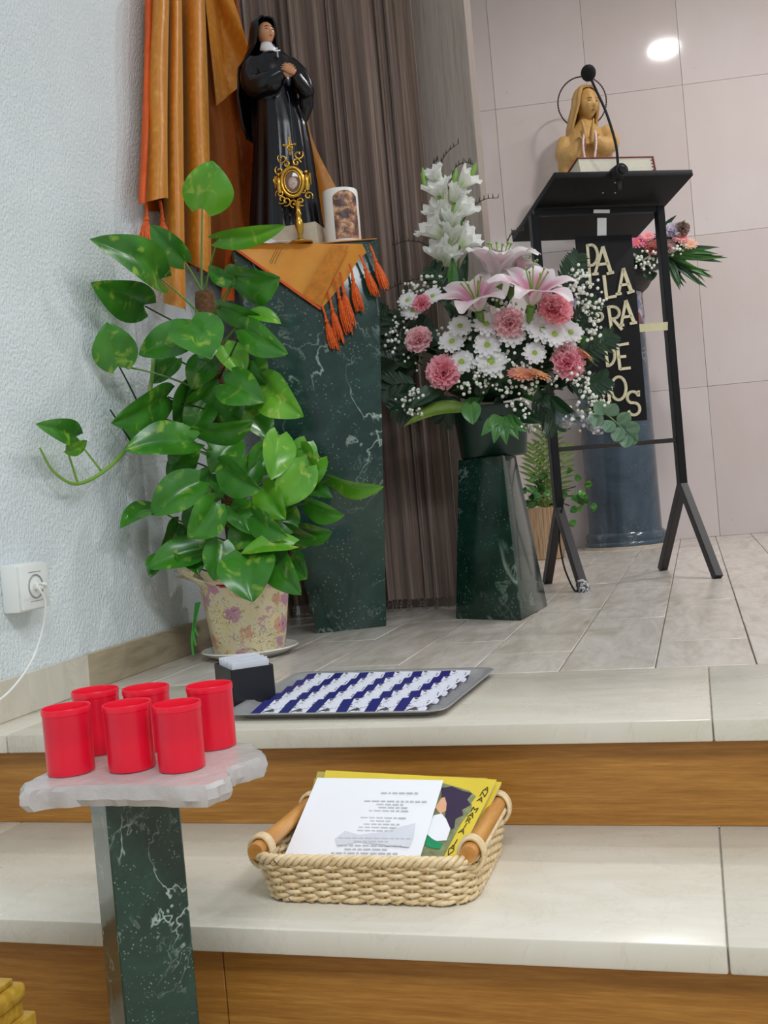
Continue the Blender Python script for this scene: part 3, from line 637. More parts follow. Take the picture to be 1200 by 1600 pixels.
# yellow moulded plinth, bottom left
yb = P(33, 1545, .86)
pt = thing('moulded_plinth', 'yellow varnished wooden plinth with stepped moulding at the lower left corner', 'plinth', (yb.x-.1, .80, H3))
xe = yb.x; y1_ = .87; y0_ = .62; xo = xe-.2
for nm, z0, z1, e, bv in (('body', H3+.002, yb.z-.028, .004, .0015), ('lower_moulding', yb.z-.028, yb.z-.014, -.004, .0012), ('round_moulding', yb.z-.014, yb.z+.004, .0, .0055), ('upper_step', yb.z+.004, yb.z+.010, -.009, .0012), ('top_board', yb.z+.010, yb.z+.017, -.02, .0012)):
    a = e
    m = MB(); m.box(((xo+xe+a)/2, (y0_+y1_+a)/2, (z0+z1)/2), (xe+a-xo, y1_+a-y0_, z1-z0-.0003), bev=bv, seg=3); m.build(nm, 'yellow_wood', pt)
# wall socket with plug and cable
sc = PX(25, 918, XL)
so = thing('wall_socket', 'white surface mounted wall socket low on the plaster wall', 'socket', sc)
hs = .043
def wq(y, z, x): return Vector((XL+x, sc.y+y, sc.z+z))
m = MB(); m.box(wq(0, 0, .017), (.034, hs*2, hs*2), bev=.004, seg=2); m.build('housing', 'white_plastic', so)
m = MB(); m.box(wq(0, 0, .0375), (.008, hs*1.86, hs*1.86), bev=.003, seg=2); m.build('frame', 'white_plastic', so)
Tx = frame(wq(0, 0, .0416), Vector((0, 1, 0)), Vector((0, 0, 1)), Vector((1, 0, 0)))
m = MB(); m.lathe([(.0205, .0), (.022, .0012), (.0195, .0014), (.019, -.0015), (0, -.0015)], 32, Tx, (False, False)); m.build('socket_well', 'grey_plastic', so)
for s_ in (-1, 1): m = MB(); m.box(wq(0, s_*.026, .0417), (.0008, .036, .0012)); m.build('groove', 'grey_plastic', so)
pg = thing('phone_cable', 'thin white cable plugged into the wall socket and drooping down', 'cable', wq(0, 0, .042))
m = MB(); m.box(wq(0, 0, .052), (.022, .014, .012), bev=.003, seg=2); m.build('plug', 'white_plastic', pg)
q0 = wq(0, 0, .063)
pts = catmull([q0, PX(58, 914, XL+.08), PX(71, 940, XL+.085), PX(66, 985, XL+.07), PX(48, 1035, XL+.06), PX(15, 1080, XL+.06), PX(-25, 1110, XL+.06), PX(-60, 1135, XL+.05)], 8)
m = MB(); m.tube(pts, .0019, 8); m.build('lead', 'white_cable', pg)
# steel tray of prayer cards
tc = [Vector((-.745, 1.492, 0)), Vector((-.378, 1.476, 0)), Vector((-.362, 1.832, 0)), Vector((-.762, 1.862, 0))]
tray = thing('steel_tray', 'shiny steel tray laid with rows of blue prayer cards', 'tray', sum(tc, Vector())/4)
cenT = sum(tc, Vector())/4
def roundpoly(c4, ins, r=.03, n=6):
    out = []
    cs = [c + (cenT-c).normalized()*ins*1.41 for c in c4]
    for i in range(4):
        a, b, c = cs[i-1], cs[i], cs[(i+1) % 4]; u = (a-b).normalized()*r; v = (c-b).normalized()*r
        for k in range(n+1):
            t = k/n; out.append((b+u)*(1-t)**2 + b*2*t*(1-t) + (b+v)*t*t)
    return out
def ringz(ins, z, r): return [p+Vector((0, 0, z)) for p in roundpoly(tc, ins, r)]
m = MB(); m.rings([ringz(.03, .001, .02), ringz(.024, .001, .024), ringz(.012, .011, .03), ringz(.002, .013, .034), ringz(0, .012, .035), ringz(.002, .0105, .034), ringz(.012, .009, .03), ringz(.024, .0035, .024), ringz(.026, .003, .024)], (True, True)); m.build('tray_body', 'steel', tray, ang=50)
cw, ch = .05, .062
cm = MB(); cm.grid(lambda u, v: ((u-.5)*cw, (v-.5)*ch, .0006+.0012*math.sin(u*3.1)), 4, 3, .0004); cm = cm.mesh('prayer_card', 'prayer_card')
ordn = ('first', 'second', 'third', 'fourth', 'fifth', 'sixth'); rown = ('front', 'second', 'third', 'fourth', 'back')
for r_ in range(5):
    for c_ in range(6):
        u = (c_+.5)/6; v = (r_+.5)/5
        a = lerp(tc[0]+Vector((.04, .035, 0)), tc[3]+Vector((.04, -.035, 0)), v); b = lerp(tc[1]+Vector((-.04, .035, 0)), tc[2]+Vector((-.04, -.035, 0)), v)
        p = lerp(a, b, u) + Vector((0, 0, .0085))
        o = bpy.data.objects.new('prayer_card', cm); COL.objects.link(o)
        o.matrix_world = Matrix.Translation(p) @ Matrix.Rotation(R(3+random.uniform(-4, 4)), 4, 'Z') @ Matrix.Rotation(R(8), 4, 'X') @ Matrix.Rotation(R(2), 4, 'Y')
        o.scale = (1.06, 1.02, 1)
        tag(o, 'blue and white prayer card, %s from the left in the %s row on the tray' % (ordn[c_], rown[r_]), 'card', 'prayer cards on the steel tray')
# black box of cards
bc = PZ(385, 1096, 0); ba = R(40)
bx = thing('card_box', 'open black box packed with white cards beside the tray', 'box', bc, ba)
Mb = WM[bx.name]; L_, W_, H_ = .11, .072, .066
def lb(x, y, z): return Mb @ Vector((x, y, z))
rot = Matrix.Rotation(ba, 4, 'Z')
for nm, c, s_ in (('bottom_panel', (0, 0, .002), (W_, L_, .003)), ('side_panel', (-W_/2, 0, H_/2), (.003, L_, H_)), ('side_panel', (W_/2, 0, H_/2), (.003, L_, H_)), ('end_panel', (0, -L_/2, H_/2), (W_, .003, H_)), ('end_panel', (0, L_/2, H_/2), (W_, .003, H_))):
    m = MB(); m.box(lb(*c), s_, rot, bev=.0006); m.build(nm, 'black_box', bx)
m = MB(); m.box(lb(W_/2+.0022, -L_/2+.04, H_-.01), (.001, .014, .022), rot); m.build('price_tag', 'white_paper', bx, label='small white price tag')
for k in range(13):
    o = lb(0, -L_/2+.008+k*.0072, .004); mb = MB(); mb.box(o+Vector((0, 0, .0365+.0015*math.sin(k*2.1))), (W_-.008, .0035, .071+.003*math.sin(k*2.1)), rot @ Matrix.Rotation(R(2*math.sin(k*3.3)), 4, 'X'), bev=.0003)
    tag(mb.build('white_card', 'pale_print', None, o), 'white card filed in the black box, number %s from the front end' % ('one', 'two', 'three', 'four', 'five', 'six', 'seven', 'eight', 'nine', 'ten', 'eleven', 'twelve', 'thirteen')[k], 'card', 'white cards in the black box')
# wicker basket ---------------------------------------------------------
BZ = H2; bx0_, bx1_, by0_, by1_ = -.545, -.287, 1.168, 1.372; bh = .055
bcn = Vector(((bx0_+bx1_)/2, (by0_+by1_)/2, BZ))
bs = thing('wicker_basket', 'pale wicker basket with wooden end handles on the lower step', 'basket', bcn)
def bout(t, s):                    # point of the basket outline; t runs once round, s = height fraction
    hw = (bx1_-bx0_)/2 + .008*s; hd_ = (by1_-by0_)/2 + .014*s; r = .035
    per = [(2*(hw-r)), (math.pi*r/2), 2*(hd_-r), (math.pi*r/2)]*2; L = sum(per); d = (t % 1)*L
    cs = [(hw-r, -hd_+r), (hw-r, hd_-r), (-hw+r, hd_-r), (-hw+r, -hd_+r)]
    for k in range(8):
        if d <= per[k]: break
        d -= per[k]
    side = k//2
    if k % 2 == 0:
        if side == 0: return Vector((-hw+r+d, -hd_, 0)), Vector((0, -1, 0))
        if side == 1: return Vector((hw, -hd_+r+d, 0)), Vector((1, 0, 0))
        if side == 2: return Vector((hw-r-d, hd_, 0)), Vector((0, 1, 0))
        return Vector((-hw, hd_-r-d, 0)), Vector((-1, 0, 0))
    a = -math.pi/2 + side*math.pi/2 + d/r; c = cs[side]; nn = Vector((math.cos(a), math.sin(a), 0))
    return Vector((c[0], c[1], 0))+nn*r, nn
NS = 48
def rimz(t):                        # the rim dips a little at the handle ends
    p, n_ = bout(t, 1); return bh
for row in range(10):
    s = (row+.5)/10; mb = MB(); pts = []
    for k in range(NS*3):
        t = k/(NS*3); p, nn = bout(t, s)
        wv = math.sin(math.pi*(k/3)+math.pi*row)*.0034
        pts.append(bcn+p+nn*wv+Vector((0, 0, .003+s*(bh-.006)+.0006*math.sin(k*.37+row))))
    pts.append(pts[0]); mb.tube(pts, .003, 6, False); mb.build('weaver_strand', 'wicker', bs, ang=80)
sk = MB(); sk.tube([(0, 0, 0), (0, 0, bh)], .0024, 6); sk = sk.mesh('stake', 'wicker')
for k in range(NS):
    p0_, n0 = bout((k+.5)/NS, 0); p1_, n1_ = bout((k+.5)/NS, 1); ax = (p1_-p0_+Vector((0, 0, bh)))
    inst(sk, 'stake', bs, frame(bcn+p0_, ax.orthogonal(), None or ax.cross(ax.orthogonal()), ax))
for j in range(3):                   # twisted rim
    mb = MB(); pts = []
    for k in range(301):
        t = k/300; p, nn = bout(t, 1); a = 2*math.pi*(t*34+j/3)
        pts.append(bcn+p+nn*math.cos(a)*.0045+Vector((0, 0, bh+.002+math.sin(a)*.004)))
    mb.tube(pts, .0032, 6, False); mb.build('rim_strand', 'wicker', bs, ang=80)
for j in range(2):
    mb = MB(); pts = []
    for k in range(241):
        t = k/240; p, nn = bout(t, 0); a = 2*math.pi*(t*28+j/2); pts.append(bcn+p+nn*(math.cos(a)*.003+.001)+Vector((0, 0, .0062+math.sin(a)*.0022)))
    mb.tube(pts, .0028, 6, False); mb.build('foot_strand', 'wicker', bs, ang=80)
m = MB(); m.box(bcn+Vector((0, 0, .0045)), (bx1_-bx0_-.01, by1_-by0_-.01, .003), bev=.001); m.build('bottom', 'wicker', bs)
for sx in (-1, 1):
    xh = bcn.x+sx*((bx1_-bx0_)/2+.004); ya, yb_ = by0_+.004, by1_-.012
    mb = MB(); mb.tube([(xh, ya-.012, BZ+bh+.009), (xh, ya, BZ+bh+.009), (xh, yb_, BZ+bh+.009), (xh, yb_+.012, BZ+bh+.009)], [.0098, .0105, .0105, .0098], 16); mb.build('handle', 'handle_wood', bs, label='honey coloured wooden handle')
    for yy in (ya+.008, yb_-.006):
        for q in range(3):
            mb = MB(); mb.tube([(xh+.0145*math.cos(a)*1.0, yy+(q-1)*.005, BZ+bh+.004+.019*math.sin(a)) for a in [2*math.pi*k/24 for k in range(25)]], .0027, 6, False); mb.build('binding', 'wicker', bs, ang=80)
# papers in the basket: magazines under a white sheet
def sheet_frame(c4): return c4
def slab(c4, t, mt, mts=None):
    n_ = (c4[1]-c4[0]).cross(c4[3]-c4[0]).normalized(); mb = MB(); mb.hexa([p-n_*t for p in c4], c4); return mb, n_
zf_ = BZ+.035
mag = [P(470, 1364, 1.205), P(706, 1356, 1.205), P(776, 1214, 1.36), P(508, 1191, 1.36)]
e_ = (mag[1]-mag[0]).normalized(); mag[0].z = mag[1].z = (mag[0].z+mag[1].z)/2; mag[2].z = mag[3].z = (mag[2].z+mag[3].z)/2 
nrm = (mag[1]-mag[0]).cross(mag[3]-mag[0]).normalized()
mag[2] = PN(776, 1218, mag[0], nrm); e_ = (mag[1]-mag[0]).normalized()
labs = ('top yellow magazine with a veiled portrait, under the white sheet', 'second magazine from the top in the basket', 'third magazine from the top in the basket', 'fourth magazine from the top in the basket', 'lowest magazine in the basket')
offs = [(0, 0, 0), (-.012, .010, 1.2), (.004, .014, -1.), (-.016, .006, 2.4), (-.008, .016, -.6)]
top_mag = None
for k in range(5):
    cx_ = sum(mag, Vector())/4; dx, dy, a = offs[k]; Q = Matrix.Rotation(R(a), 4, nrm)
    c4 = [cx_ + (Q @ (p-cx_)) + e_*dx + (mag[3]-mag[0]).normalized()*dy*.5 - nrm*(.0045*k) for p in mag]
    t = thing('magazine', labs[k], 'magazine', cx_-nrm*(.0045*k), 0, 'magazines in the wicker basket')
    mb, _ = slab(c4, .0008, ''); mb.build('cover', 'yellow_cover' if k % 2 == 0 else 'olive_cover', t)
    c5 = [lerp(p, cx_-nrm*(.0045*k), .008)-nrm*.0009 for p in c4]; mb, _ = slab(c5, .003, ''); mb.build('pages', 'page', t)
    if k == 0: top_mag = t
MT = frame(mag[0], e_, mag[3]-mag[0], nrm); mi = MT.inverted()
def mp(px, py): d_ = ray(px, py); p = CAM+d_*((mag[0]-CAM).dot(nrm)/d_.dot(nrm)); q = mi @ p; return q.x, q.y
def flat(pts, mt, nm, h, z0=.0003, lab=None, par=None, TT=None):
    mb = MB(); mb.prism([mp(*p) for p in pts], MT @ Matrix.Translation((0, 0, z0)), h); mb.build(nm, mt, par or top_mag, ang=20, label=lab)
rz = random.Random(5)
rag = [(500, 1214), (690, 1222), (712, 1228), (735, 1236), (742, 1244), (735, 1256), (738, 1266), (722, 1284), (716, 1300), (704, 1318), (690, 1345), (640, 1350), (560, 1350), (490, 1350)]
flat([(x+rz.uniform(-2, 2), y+rz.uniform(-2, 2)) for x, y in rag], 'sage_print', 'printed_panel', .0002)
flat([(690, 1232), (706, 1229), (722, 1236), (738, 1240), (730, 1250), (736, 1258), (722, 1266), (724, 1274), (712, 1280), (710, 1294), (700, 1300), (694, 1290), (696, 1270), (690, 1255)], 'purple_print', 'veil_print', .0002, .0006)
flat([(690, 1248), (695, 1246), (698, 1256), (697, 1268), (688, 1272), (680, 1262)], 'skin_print', 'face_print', .0002, .0008)
flat([(678, 1275), (690, 1272), (697, 1280), (704, 1296), (698, 1314), (672, 1316), (664, 1300)], 'white_paper', 'collar_print', .0002, .0010)
flat([(668, 1305), (676, 1312), (684, 1316), (692, 1318), (688, 1328), (674, 1326), (664, 1322)], 'green_print', 'leaf_print', .0002, .0012)
def text_mesh(txt, size):
    cu = bpy.data.curves.new('t', 'FONT'); cu.body = txt; cu.size = size; cu.extrude = .0002; cu.align_x = 'CENTER'; cu.align_y = 'CENTER'
    o = bpy.data.objects.new('t', cu); COL.objects.link(o); e = o.evaluated_get(bpy.context.evaluated_depsgraph_get()); me = e.to_mesh()
    mb = MB(); mb.add([v.co.copy() for v in me.vertices], [tuple(p.vertices) for p in me.polygons]); e.to_mesh_clear(); bpy.data.objects.remove(o, do_unlink=True); bpy.data.curves.remove(cu); return mb
w_a = Vector(mp(760, 1234)); w_b = Vector(mp(702, 1334)); ttl = 'ANA MARIA JAV'
dr_ = (w_b-w_a).normalized()
for k, chh in enumerate(ttl):
    if chh == ' ': continue
    tm_ = text_mesh(chh, .0125); p = lerp(w_a, w_b, k/(len(ttl)-1))
    Q = MT @ Matrix.Translation((p.x, p.y, .0006)) @ Matrix.Rotation(math.atan2(dr_.y, dr_.x)+math.pi/2, 4, 'Z')
    mb = MB(); mb.add([Q @ v for v in tm_.v], tm_.f); mb.build('cover_letter', 'dark_print', top_mag, ang=20)
def on_mag(px, py, h): d_ = ray(px, py); o_ = mag[0]+nrm*h; return CAM+d_*((o_-CAM).dot(nrm)/d_.dot(nrm))
ns_ = nrm; wn = [on_mag(438, 1352, .004), on_mag(652, 1354, .004), on_mag(693, 1219, .004), on_mag(496, 1215, .004)]
ws = thing('printed_sheet', 'white sheet of faint printed verses on top of the basket', 'paper', sum(wn, Vector())/4)
def wsf(u, v): return lerp(lerp(wn[0], wn[1], u), lerp(wn[3], wn[2], u), v) + ns_*(.0025*math.sin(math.pi*v)*math.sin(math.pi*u))
mb = MB(); mb.grid(wsf, 10, 10, .0004); sh = mb.build('sheet', 'white_paper', ws)
SM = wn[0]; smi = None
def sp_(px, py):
    d_ = ray(px, py); return CAM+d_*((wn[0]-CAM).dot(ns_)/d_.dot(ns_)) + ns_*.0024
lines = [(625, 1241, 58, 9), (620, 1254, 100, 13), (610, 1259, 42, 5), (615, 1264, 46, 6), (608, 1269, 62, 8), (600, 1280, 72, 9), (596, 1285, 34, 5), (598, 1290, 58, 7), (592, 1295, 62, 8), (588, 1300, 58, 7), (586, 1312, 112, 12), (580, 1317, 54, 7), (578, 1323, 100, 12), (574, 1329, 70, 9), (570, 1335, 104, 12), (566, 1340, 96, 11)]
for (cx_, cy_, wd, nw) in lines:
    mb = MB(); rl = random.Random(int(cx_+cy_)); x = cx_-wd/2
    ln = []
    while x < cx_+wd/2-2:
        ww = min(rl.uniform(4, 13), cx_+wd/2-x); ln.append((x, x+ww)); x += ww+2.2
    for a, b in ln:
        q = [sp_(a, cy_+1+.01*(a-cx_)), sp_(b, cy_+1+.01*(b-cx_)), sp_(b, cy_-1+.01*(b-cx_)), sp_(a, cy_-1+.01*(a-cx_))]; mb.add(q+[p+ns_*.0001 for p in q], [(4, 5, 6, 7), (0, 1, 5, 4), (1, 2, 6, 5), (2, 3, 7, 6), (3, 0, 4, 7)])
    mb.build('print_line', 'grey_print', sh, ang=20)
mb = MB(); q = [(524, 1312), (540, 1300), (560, 1306), (600, 1302), (618, 1296), (650, 1288), (646, 1312), (640, 1326), (600, 1322), (560, 1318), (528, 1324)]
mb.add([sp_(*p)-ns_*.0003 for p in q]+[sp_(*p)-ns_*.0001 for p in q], [tuple(range(11, 22))]); mb.build('pale_drawing', 'pale_print', sh, ang=20)
# ================================================================== cloths
def solidcloth(fn, nu, nv, t, nm, mt, par, col=None):
    mb = MB(); mb.grid(fn, nu, nv, t); return mb.build(nm, mt, par, ang=60)
def tassel(par, p, L, r, lean=(0, 0, 0), seed=0):
    rr = random.Random(seed); p = Vector(p); d = (Vector((0, 0, -1))+Vector(lean)).normalized()
    mb = MB(); k = p+d*L*.34
    mb.tube([p, p+d*L*.17+Vector((.0015, 0, 0)), k], [r*.3, r*.26, r*.34], 7); mb.ball(k, r*.5, 8, 6)
    for i in range(16):
        a = 2*math.pi*i/16; off = CR*math.cos(a)+CF*math.sin(a); q = rr.uniform(.6, 1.05)
        e = p + d*L*rr.uniform(.9, 1.02) + off*r*q
        mb.tube([k, k+d*L*.15+off*r*.55, lerp(k, e, .65)+off*r*.35, e], [r*.16, r*.2, r*.2, r*.1], 4)
    return mb.build('tassel', 'tassel', par, ang=70)
sfb = P(300, 470, 2.4)
sf = thing('hanging_scarf', 'long gold orange brocade scarf hanging beside the nun statue', 'scarf', (sfb.x, 2.4, sfb.z))
def fold(px_top, px_bot, y0, y1, Y, amp, bend, nm, mt, ph=0, nu=30, nv=26):
    (a0, a1), (b0, b1) = px_top, px_bot
    def fn(u, v):                                    # a rolled fold: its edges turn back into the valley
        e = v**bend; xl = lerp(a0, b0, e); xr = lerp(a1, b1, e); y1u = y1(u) if callable(y1) else y1; py = lerp(y0, y1u, v)
        f = R(lerp(-105, 105, u)); cx = (xl+xr)/2+1.5*math.sin(4*v+ph); px = cx+(xr-xl)/2*math.sin(f)
        Yw = min(Y, PX(cx, py, XL+.03).y-.01)
        q = P(px, py, Yw - amp*math.cos(f)*(1+.15*math.sin(3*v+ph)) + .004*math.sin(9*v+5*u))
        return q if q.x > XL+.006 else PX(px, py, XL+.006)
    return solidcloth(fn, nu, nv, .0015, nm, mt, sf)
def dfn(u, v):
    px = lerp(229, 322, u); py = lerp(-25, 330 if u < .35 else 415, v); return P(px, py, PX(px, py, XL+.006).y) if px < 290 else P(px, py, min(2.62, PX(px, py, XL+.006).y))
solidcloth(dfn, 20, 20, .0012, 'valley_shade_sheet', 'shaded_cloth', sf)  # dark sheet added behind the folds to paint the shade of their valleys
def bfn(u, v):
    px = lerp(lerp(296, 308, v), lerp(372, 396, smooth(v*2.2)), u); py = lerp(-25, 425, v)
    sw = math.sin(2*math.pi*(.9*u-.55*v))            # diagonal swag folds
    return P(px, py, min(2.78, PX(px, py, XL+.02).y) + .018*sw-.018 + .006*math.sin(17*u+9*v))
solidcloth(bfn, 34, 40, .0015, 'back_drape', 'shaded_cloth', sf)
def sfn(u, v):
    px = lerp(lerp(318, 338, v), lerp(352, 400, v**.8), u); py = lerp(-25, 165-50*u, v)
    return P(px, py, min(2.7, PX(px, py, XL+.03).y) + .016*math.sin(2.2*math.pi*(u-.6*v)) - .02-.02*v)
solidcloth(sfn, 24, 22, .0015, 'swag', 'gold_cloth', sf)
def rfn(u, v):
    px = lerp(lerp(455, 468, v), lerp(480, 556, smooth(v)), u); py = lerp(175, 385, v)
    return P(px, py, 2.80 + .01*math.sin(5*u+3*v))
solidcloth(rfn, 14, 20, .0015, 'tail', 'gold_cloth', sf)
fold((280, 318), (287, 331), -25, lambda u: lerp(398, 436, u), 2.6, .07, 1.0, 'fold', 'gold_cloth', .1)
fold((261, 281), (256, 291), -25, lambda u: lerp(470, 486, u), 2.5, .07, 1.0, 'fold', 'gold_cloth', 1.4)
fold((233, 262), (224, 262), -25, lambda u: 312+3*math.sin(6*u), 2.35, .07, 1.2, 'fold', 'gold_cloth', 2.)
fold((227, 236), (218, 228), -25, lambda u: 318, 2.3, .012, 1.2, 'border', 'orange_edge', 0, 8, 20)
tassel(sf, PW(228, 314, 2.2, .03), .125, .015, (-.06, -.05, 0), 1); tassel(sf, PW(250, 314, 2.24, .04), .13, .014, (.03, 0, 0), 2); tassel(sf, PW(262, 316, 2.3, .04), .11, .011, (.12, 0, 0), 3)
# table cloth on the pedestal: flat on top, a corner hanging down in front
tcb = thing('altar_cloth', 'gold orange cloth with tassels draped over the pedestal top', 'cloth', (TL+TR)/2+Vector((0, .1, .001)))
up = Vector((0, 0, .0012)); fdir = (TR-TL).normalized(); outn = Vector((fdir.y, -fdir.x, 0))
m = MB(); q4 = [TL+up+outn*.006, TR+up+outn*.006-fdir*.004, TR+bkt*.9+up-fdir*.01, TL+bkt*.9+up]; m.grid(lambda u, v: lerp(lerp(q4[0], q4[1], u), lerp(q4[3], q4[2], u), v)+Vector((0, 0, .0006*math.sin(9*u+7*v))), 20, 12, .0012); m.build('top_panel', 'table_cloth', tcb)
def FPn(px, py, off): return PN(px, py, TL+outn*off, (outn+Vector((0, 0, -.12))).normalized())
def hang(u, v):                        # triangular corner: top edge left to right, lower tip
    top = Vector((lerp(358, 566, u), 381)); bot = Vector((lerp(358, 506, u) if u < .7 else lerp(461.6, 566, (u-.7)/.3), 0))
    # lower boundary runs from the left end to the tip and back up to the right end
    ut = .70
    if u < ut: yb = lerp(381, 482, (u/ut)**.92); xb = lerp(358, 503, u/ut)
    else: yb = lerp(482, 398, ((u-ut)/(1-ut))); xb = lerp(503, 574, (u-ut)/(1-ut))
    px = lerp(top.x, xb, v); py = lerp(381, yb, v)
    return FPn(px, py, .008+.012*v*math.sin(3*u+.5) + .004*math.sin(11*u)*v)
m = MB(); m.grid(hang, 44, 22, .0014); m.build('front_corner', 'table_cloth', tcb, ang=60)
def band(a0, b0, a1, b1, mt, nm, off=.0005, n_=20):
    def fn(u, v):
        px = lerp(lerp(a0[0], b0[0], v), lerp(a1[0], b1[0], v), u); py = lerp(lerp(a0[1], b0[1], v), lerp(a1[1], b1[1], v), u)
        # match the drape below
        best = FPn(px, py, .0235+off*2); return best
    mb = MB(); mb.grid(fn, 4, n_, .0008); return mb.build(nm, mt, tcb, ang=60)
band((518, 383), (472, 462), (545, 384), (500, 478), 'cloth_band', 'woven_band')
band((360, 381), (502, 481), (358, 384), (501, 485), 'orange_edge', 'orange_hem', .001, 24)
for k, (a, b) in enumerate((((437, 386), (424, 412)), ((441, 386), (429, 412)), ((433, 386), (421, 411)))):
    m = MB(); m.tube([FPn(*lerp(Vector(a), Vector(b), i/5), .0245) for i in range(6)], .0006, 4); m.build('dark_stripe', 'dark_thread', tcb)
def lfn(u, v): return P(lerp(355, 366, u)-10*v*(1-u), lerp(383, 470, v), 2.47+.03*u+.01*math.sin(5*v))
m = MB(); m.grid(lfn, 5, 12, .0014); m.build('side_fall', 'orange_edge', tcb, ang=60)
for k, (x, y, x2, y2) in enumerate(((503, 478, 524, 548), (512, 456, 533, 537), (522, 436, 546, 522), (531, 425, 549, 512), (546, 412, 562, 486), (562, 398, 588, 463), (578, 384, 603, 452))):
    a = FPn(x, y, .03); b = FPn(x2, y2, .035); L = (b-a).length; d_ = (b-a).normalized(); tassel(tcb, a, L, .0115, d_-Vector((0, 0, -1)), 20+k)
# ================================================================== statue of the nun
SX, SY, SZ = Vector((_r.x, _r.y, 0)), Vector((-_r.y, _r.x, 0)), Vector((0, 0, 1))
so_ = P(447, 376, 2.585); so_.z = PTOP+.003
SCL = depth(so_)/FPX
nun = thing('nun_statue', 'glossy painted statue of a nun in black habit, hand on chest', 'statue', so_)
def nl(px, py, y=0):                    # a picture point at a set distance in front of (-) or behind (+) the statue's axis, metres
    return PN(px, py, so_, SY) + SY*y
NB = nl(447, 365).z-so_.z
m = MB(); q = so_; fq = R(16); ux = (SX*math.cos(-.25)+SY*math.sin(-.25)); uy = Vector((-ux.y, ux.x, 0))
b0 = nl(463, 372, .0); b0.z = so_.z
def blk(w_, d_, z): return [b0-ux*w_-uy*d_+SZ*z, b0+ux*w_-uy*d_+SZ*z, b0+ux*w_+uy*d_+SZ*z, b0-ux*w_+uy*d_+SZ*z]
m.hexa(blk(.083, .08, .0), blk(.08, .078, NB), bev=.002); m.build('plinth', 'stone_base', nun, ang=30)
HB = nl(447, 360, 0); 
def rob(zpx, L, Rr, dep, n=72, pleat=0., k=15, ph=0, yo=0):
    c = nl((L+Rr)/2, zpx, yo); hw = (Rr-L)/2*SCL; out = []
    for i in range(n):
        a = 2*math.pi*i/n; f = 1+pleat*(math.sin(k*a+ph)*.6+math.sin(k*.47*a+1.3+ph)*.5)
        out.append(c + SX*hw*f*math.cos(a) + SY*dep*f*math.sin(a))
    return out
m = MB(); m.rings([rob(368, 390, 505, .070, pleat=.06), rob(330, 391, 499, .067, pleat=.06), rob(290, 393, 494, .064, pleat=.055), rob(240, 395, 487, .060, pleat=.045), rob(200, 396, 480, .056, pleat=.03), rob(170, 397, 470, .052, pleat=.015), rob(155, 396, 466, .05), rob(135, 394, 464, .052), rob(110, 391, 460, .05), rob(95, 392, 455, .044), rob(86, 398, 446, .036), rob(80, 406, 434, .024), rob(70, 409, 430, .02)])
# sleeves: wide bell sleeves gathered towards the clasped hand
def tubep(pts, rad, n=14): 
    c = catmull(pts, 5); m.tube(c, [interp([(i/(len(rad)-1), r) for i, r in enumerate(rad)], k/(len(c)-1)) for k in range(len(c))], n)
tubep([nl(400, 100, -.015), nl(394, 122, -.03), nl(402, 145, -.045), nl(425, 142, -.066), nl(446, 130, -.074)], [.024, .028, .032, .026, .017])
tubep([nl(412, 152, -.055), nl(430, 148, -.066), nl(440, 140, -.068)], [.016, .022, .016])
tubep([nl(452, 100, -.005), nl(470, 122, -.015), nl(480, 150, -.03), nl(474, 146, -.05), nl(464, 132, -.066)], [.02, .023, .022, .019, .014])
tubep([nl(480, 150, -.025), nl(479, 170, -.018), nl(476, 190, -.008)], [.02, .019, .010])
hb = remesh(m, .0032, sm=3); hb.build('habit', 'habit_black', nun, ang=180)
# veil: a shell round the head, open at the face, falling to the elbows
fdx = R(-62)                            # direction of the face measured from the picture's right, towards the viewer
def vring(zpx, cx, rx, ry, yo, gap, n=40):
    c = nl(cx, zpx, yo); out = []
    for i in range(n+1):
        a = fdx + gap + (2*math.pi-2*gap)*i/n
        wv = 1+.05*math.sin(9*a)*(1 if zpx > 80 else .2)
        out.append(c + SX*rx*wv*math.cos(a) + SY*ry*wv*math.sin(a))
    return out
vr = [vring(208, 402, .034, .05, .03, R(112)), vring(190, 405, .05, .06, .018, R(104)), vring(150, 408, .064, .068, .006, R(94)), vring(110, 410, .066, .068, .002, R(84)), vring(92, 412, .052, .056, .004, R(70)), vring(76, 411, .042, .047, .003, R(50)), vring(62, 411, .039, .043, .002, R(44)), vring(48, 411, .037, .041, .002, R(42)), vring(38, 411, .034, .037, .002, R(46)), vring(31, 412, .027, .03, .003, R(40)), vring(27, 412, .016, .018, .004, R(30)), vring(25, 412, .003, .003, .004, R(10))]
def veilfn(u, v):
    f = v*(len(vr)-1); i = min(int(f), len(vr)-2); t = f-i; g = u*40; j = min(int(g), 39); s = g-j
    return lerp(lerp(vr[i][j], vr[i][j+1], s), lerp(vr[i+1][j], vr[i+1][j+1], s), t)
m = MB(); m.grid(veilfn, 60, 44, .004); m.build('veil', 'veil_black', nun, ang=60)
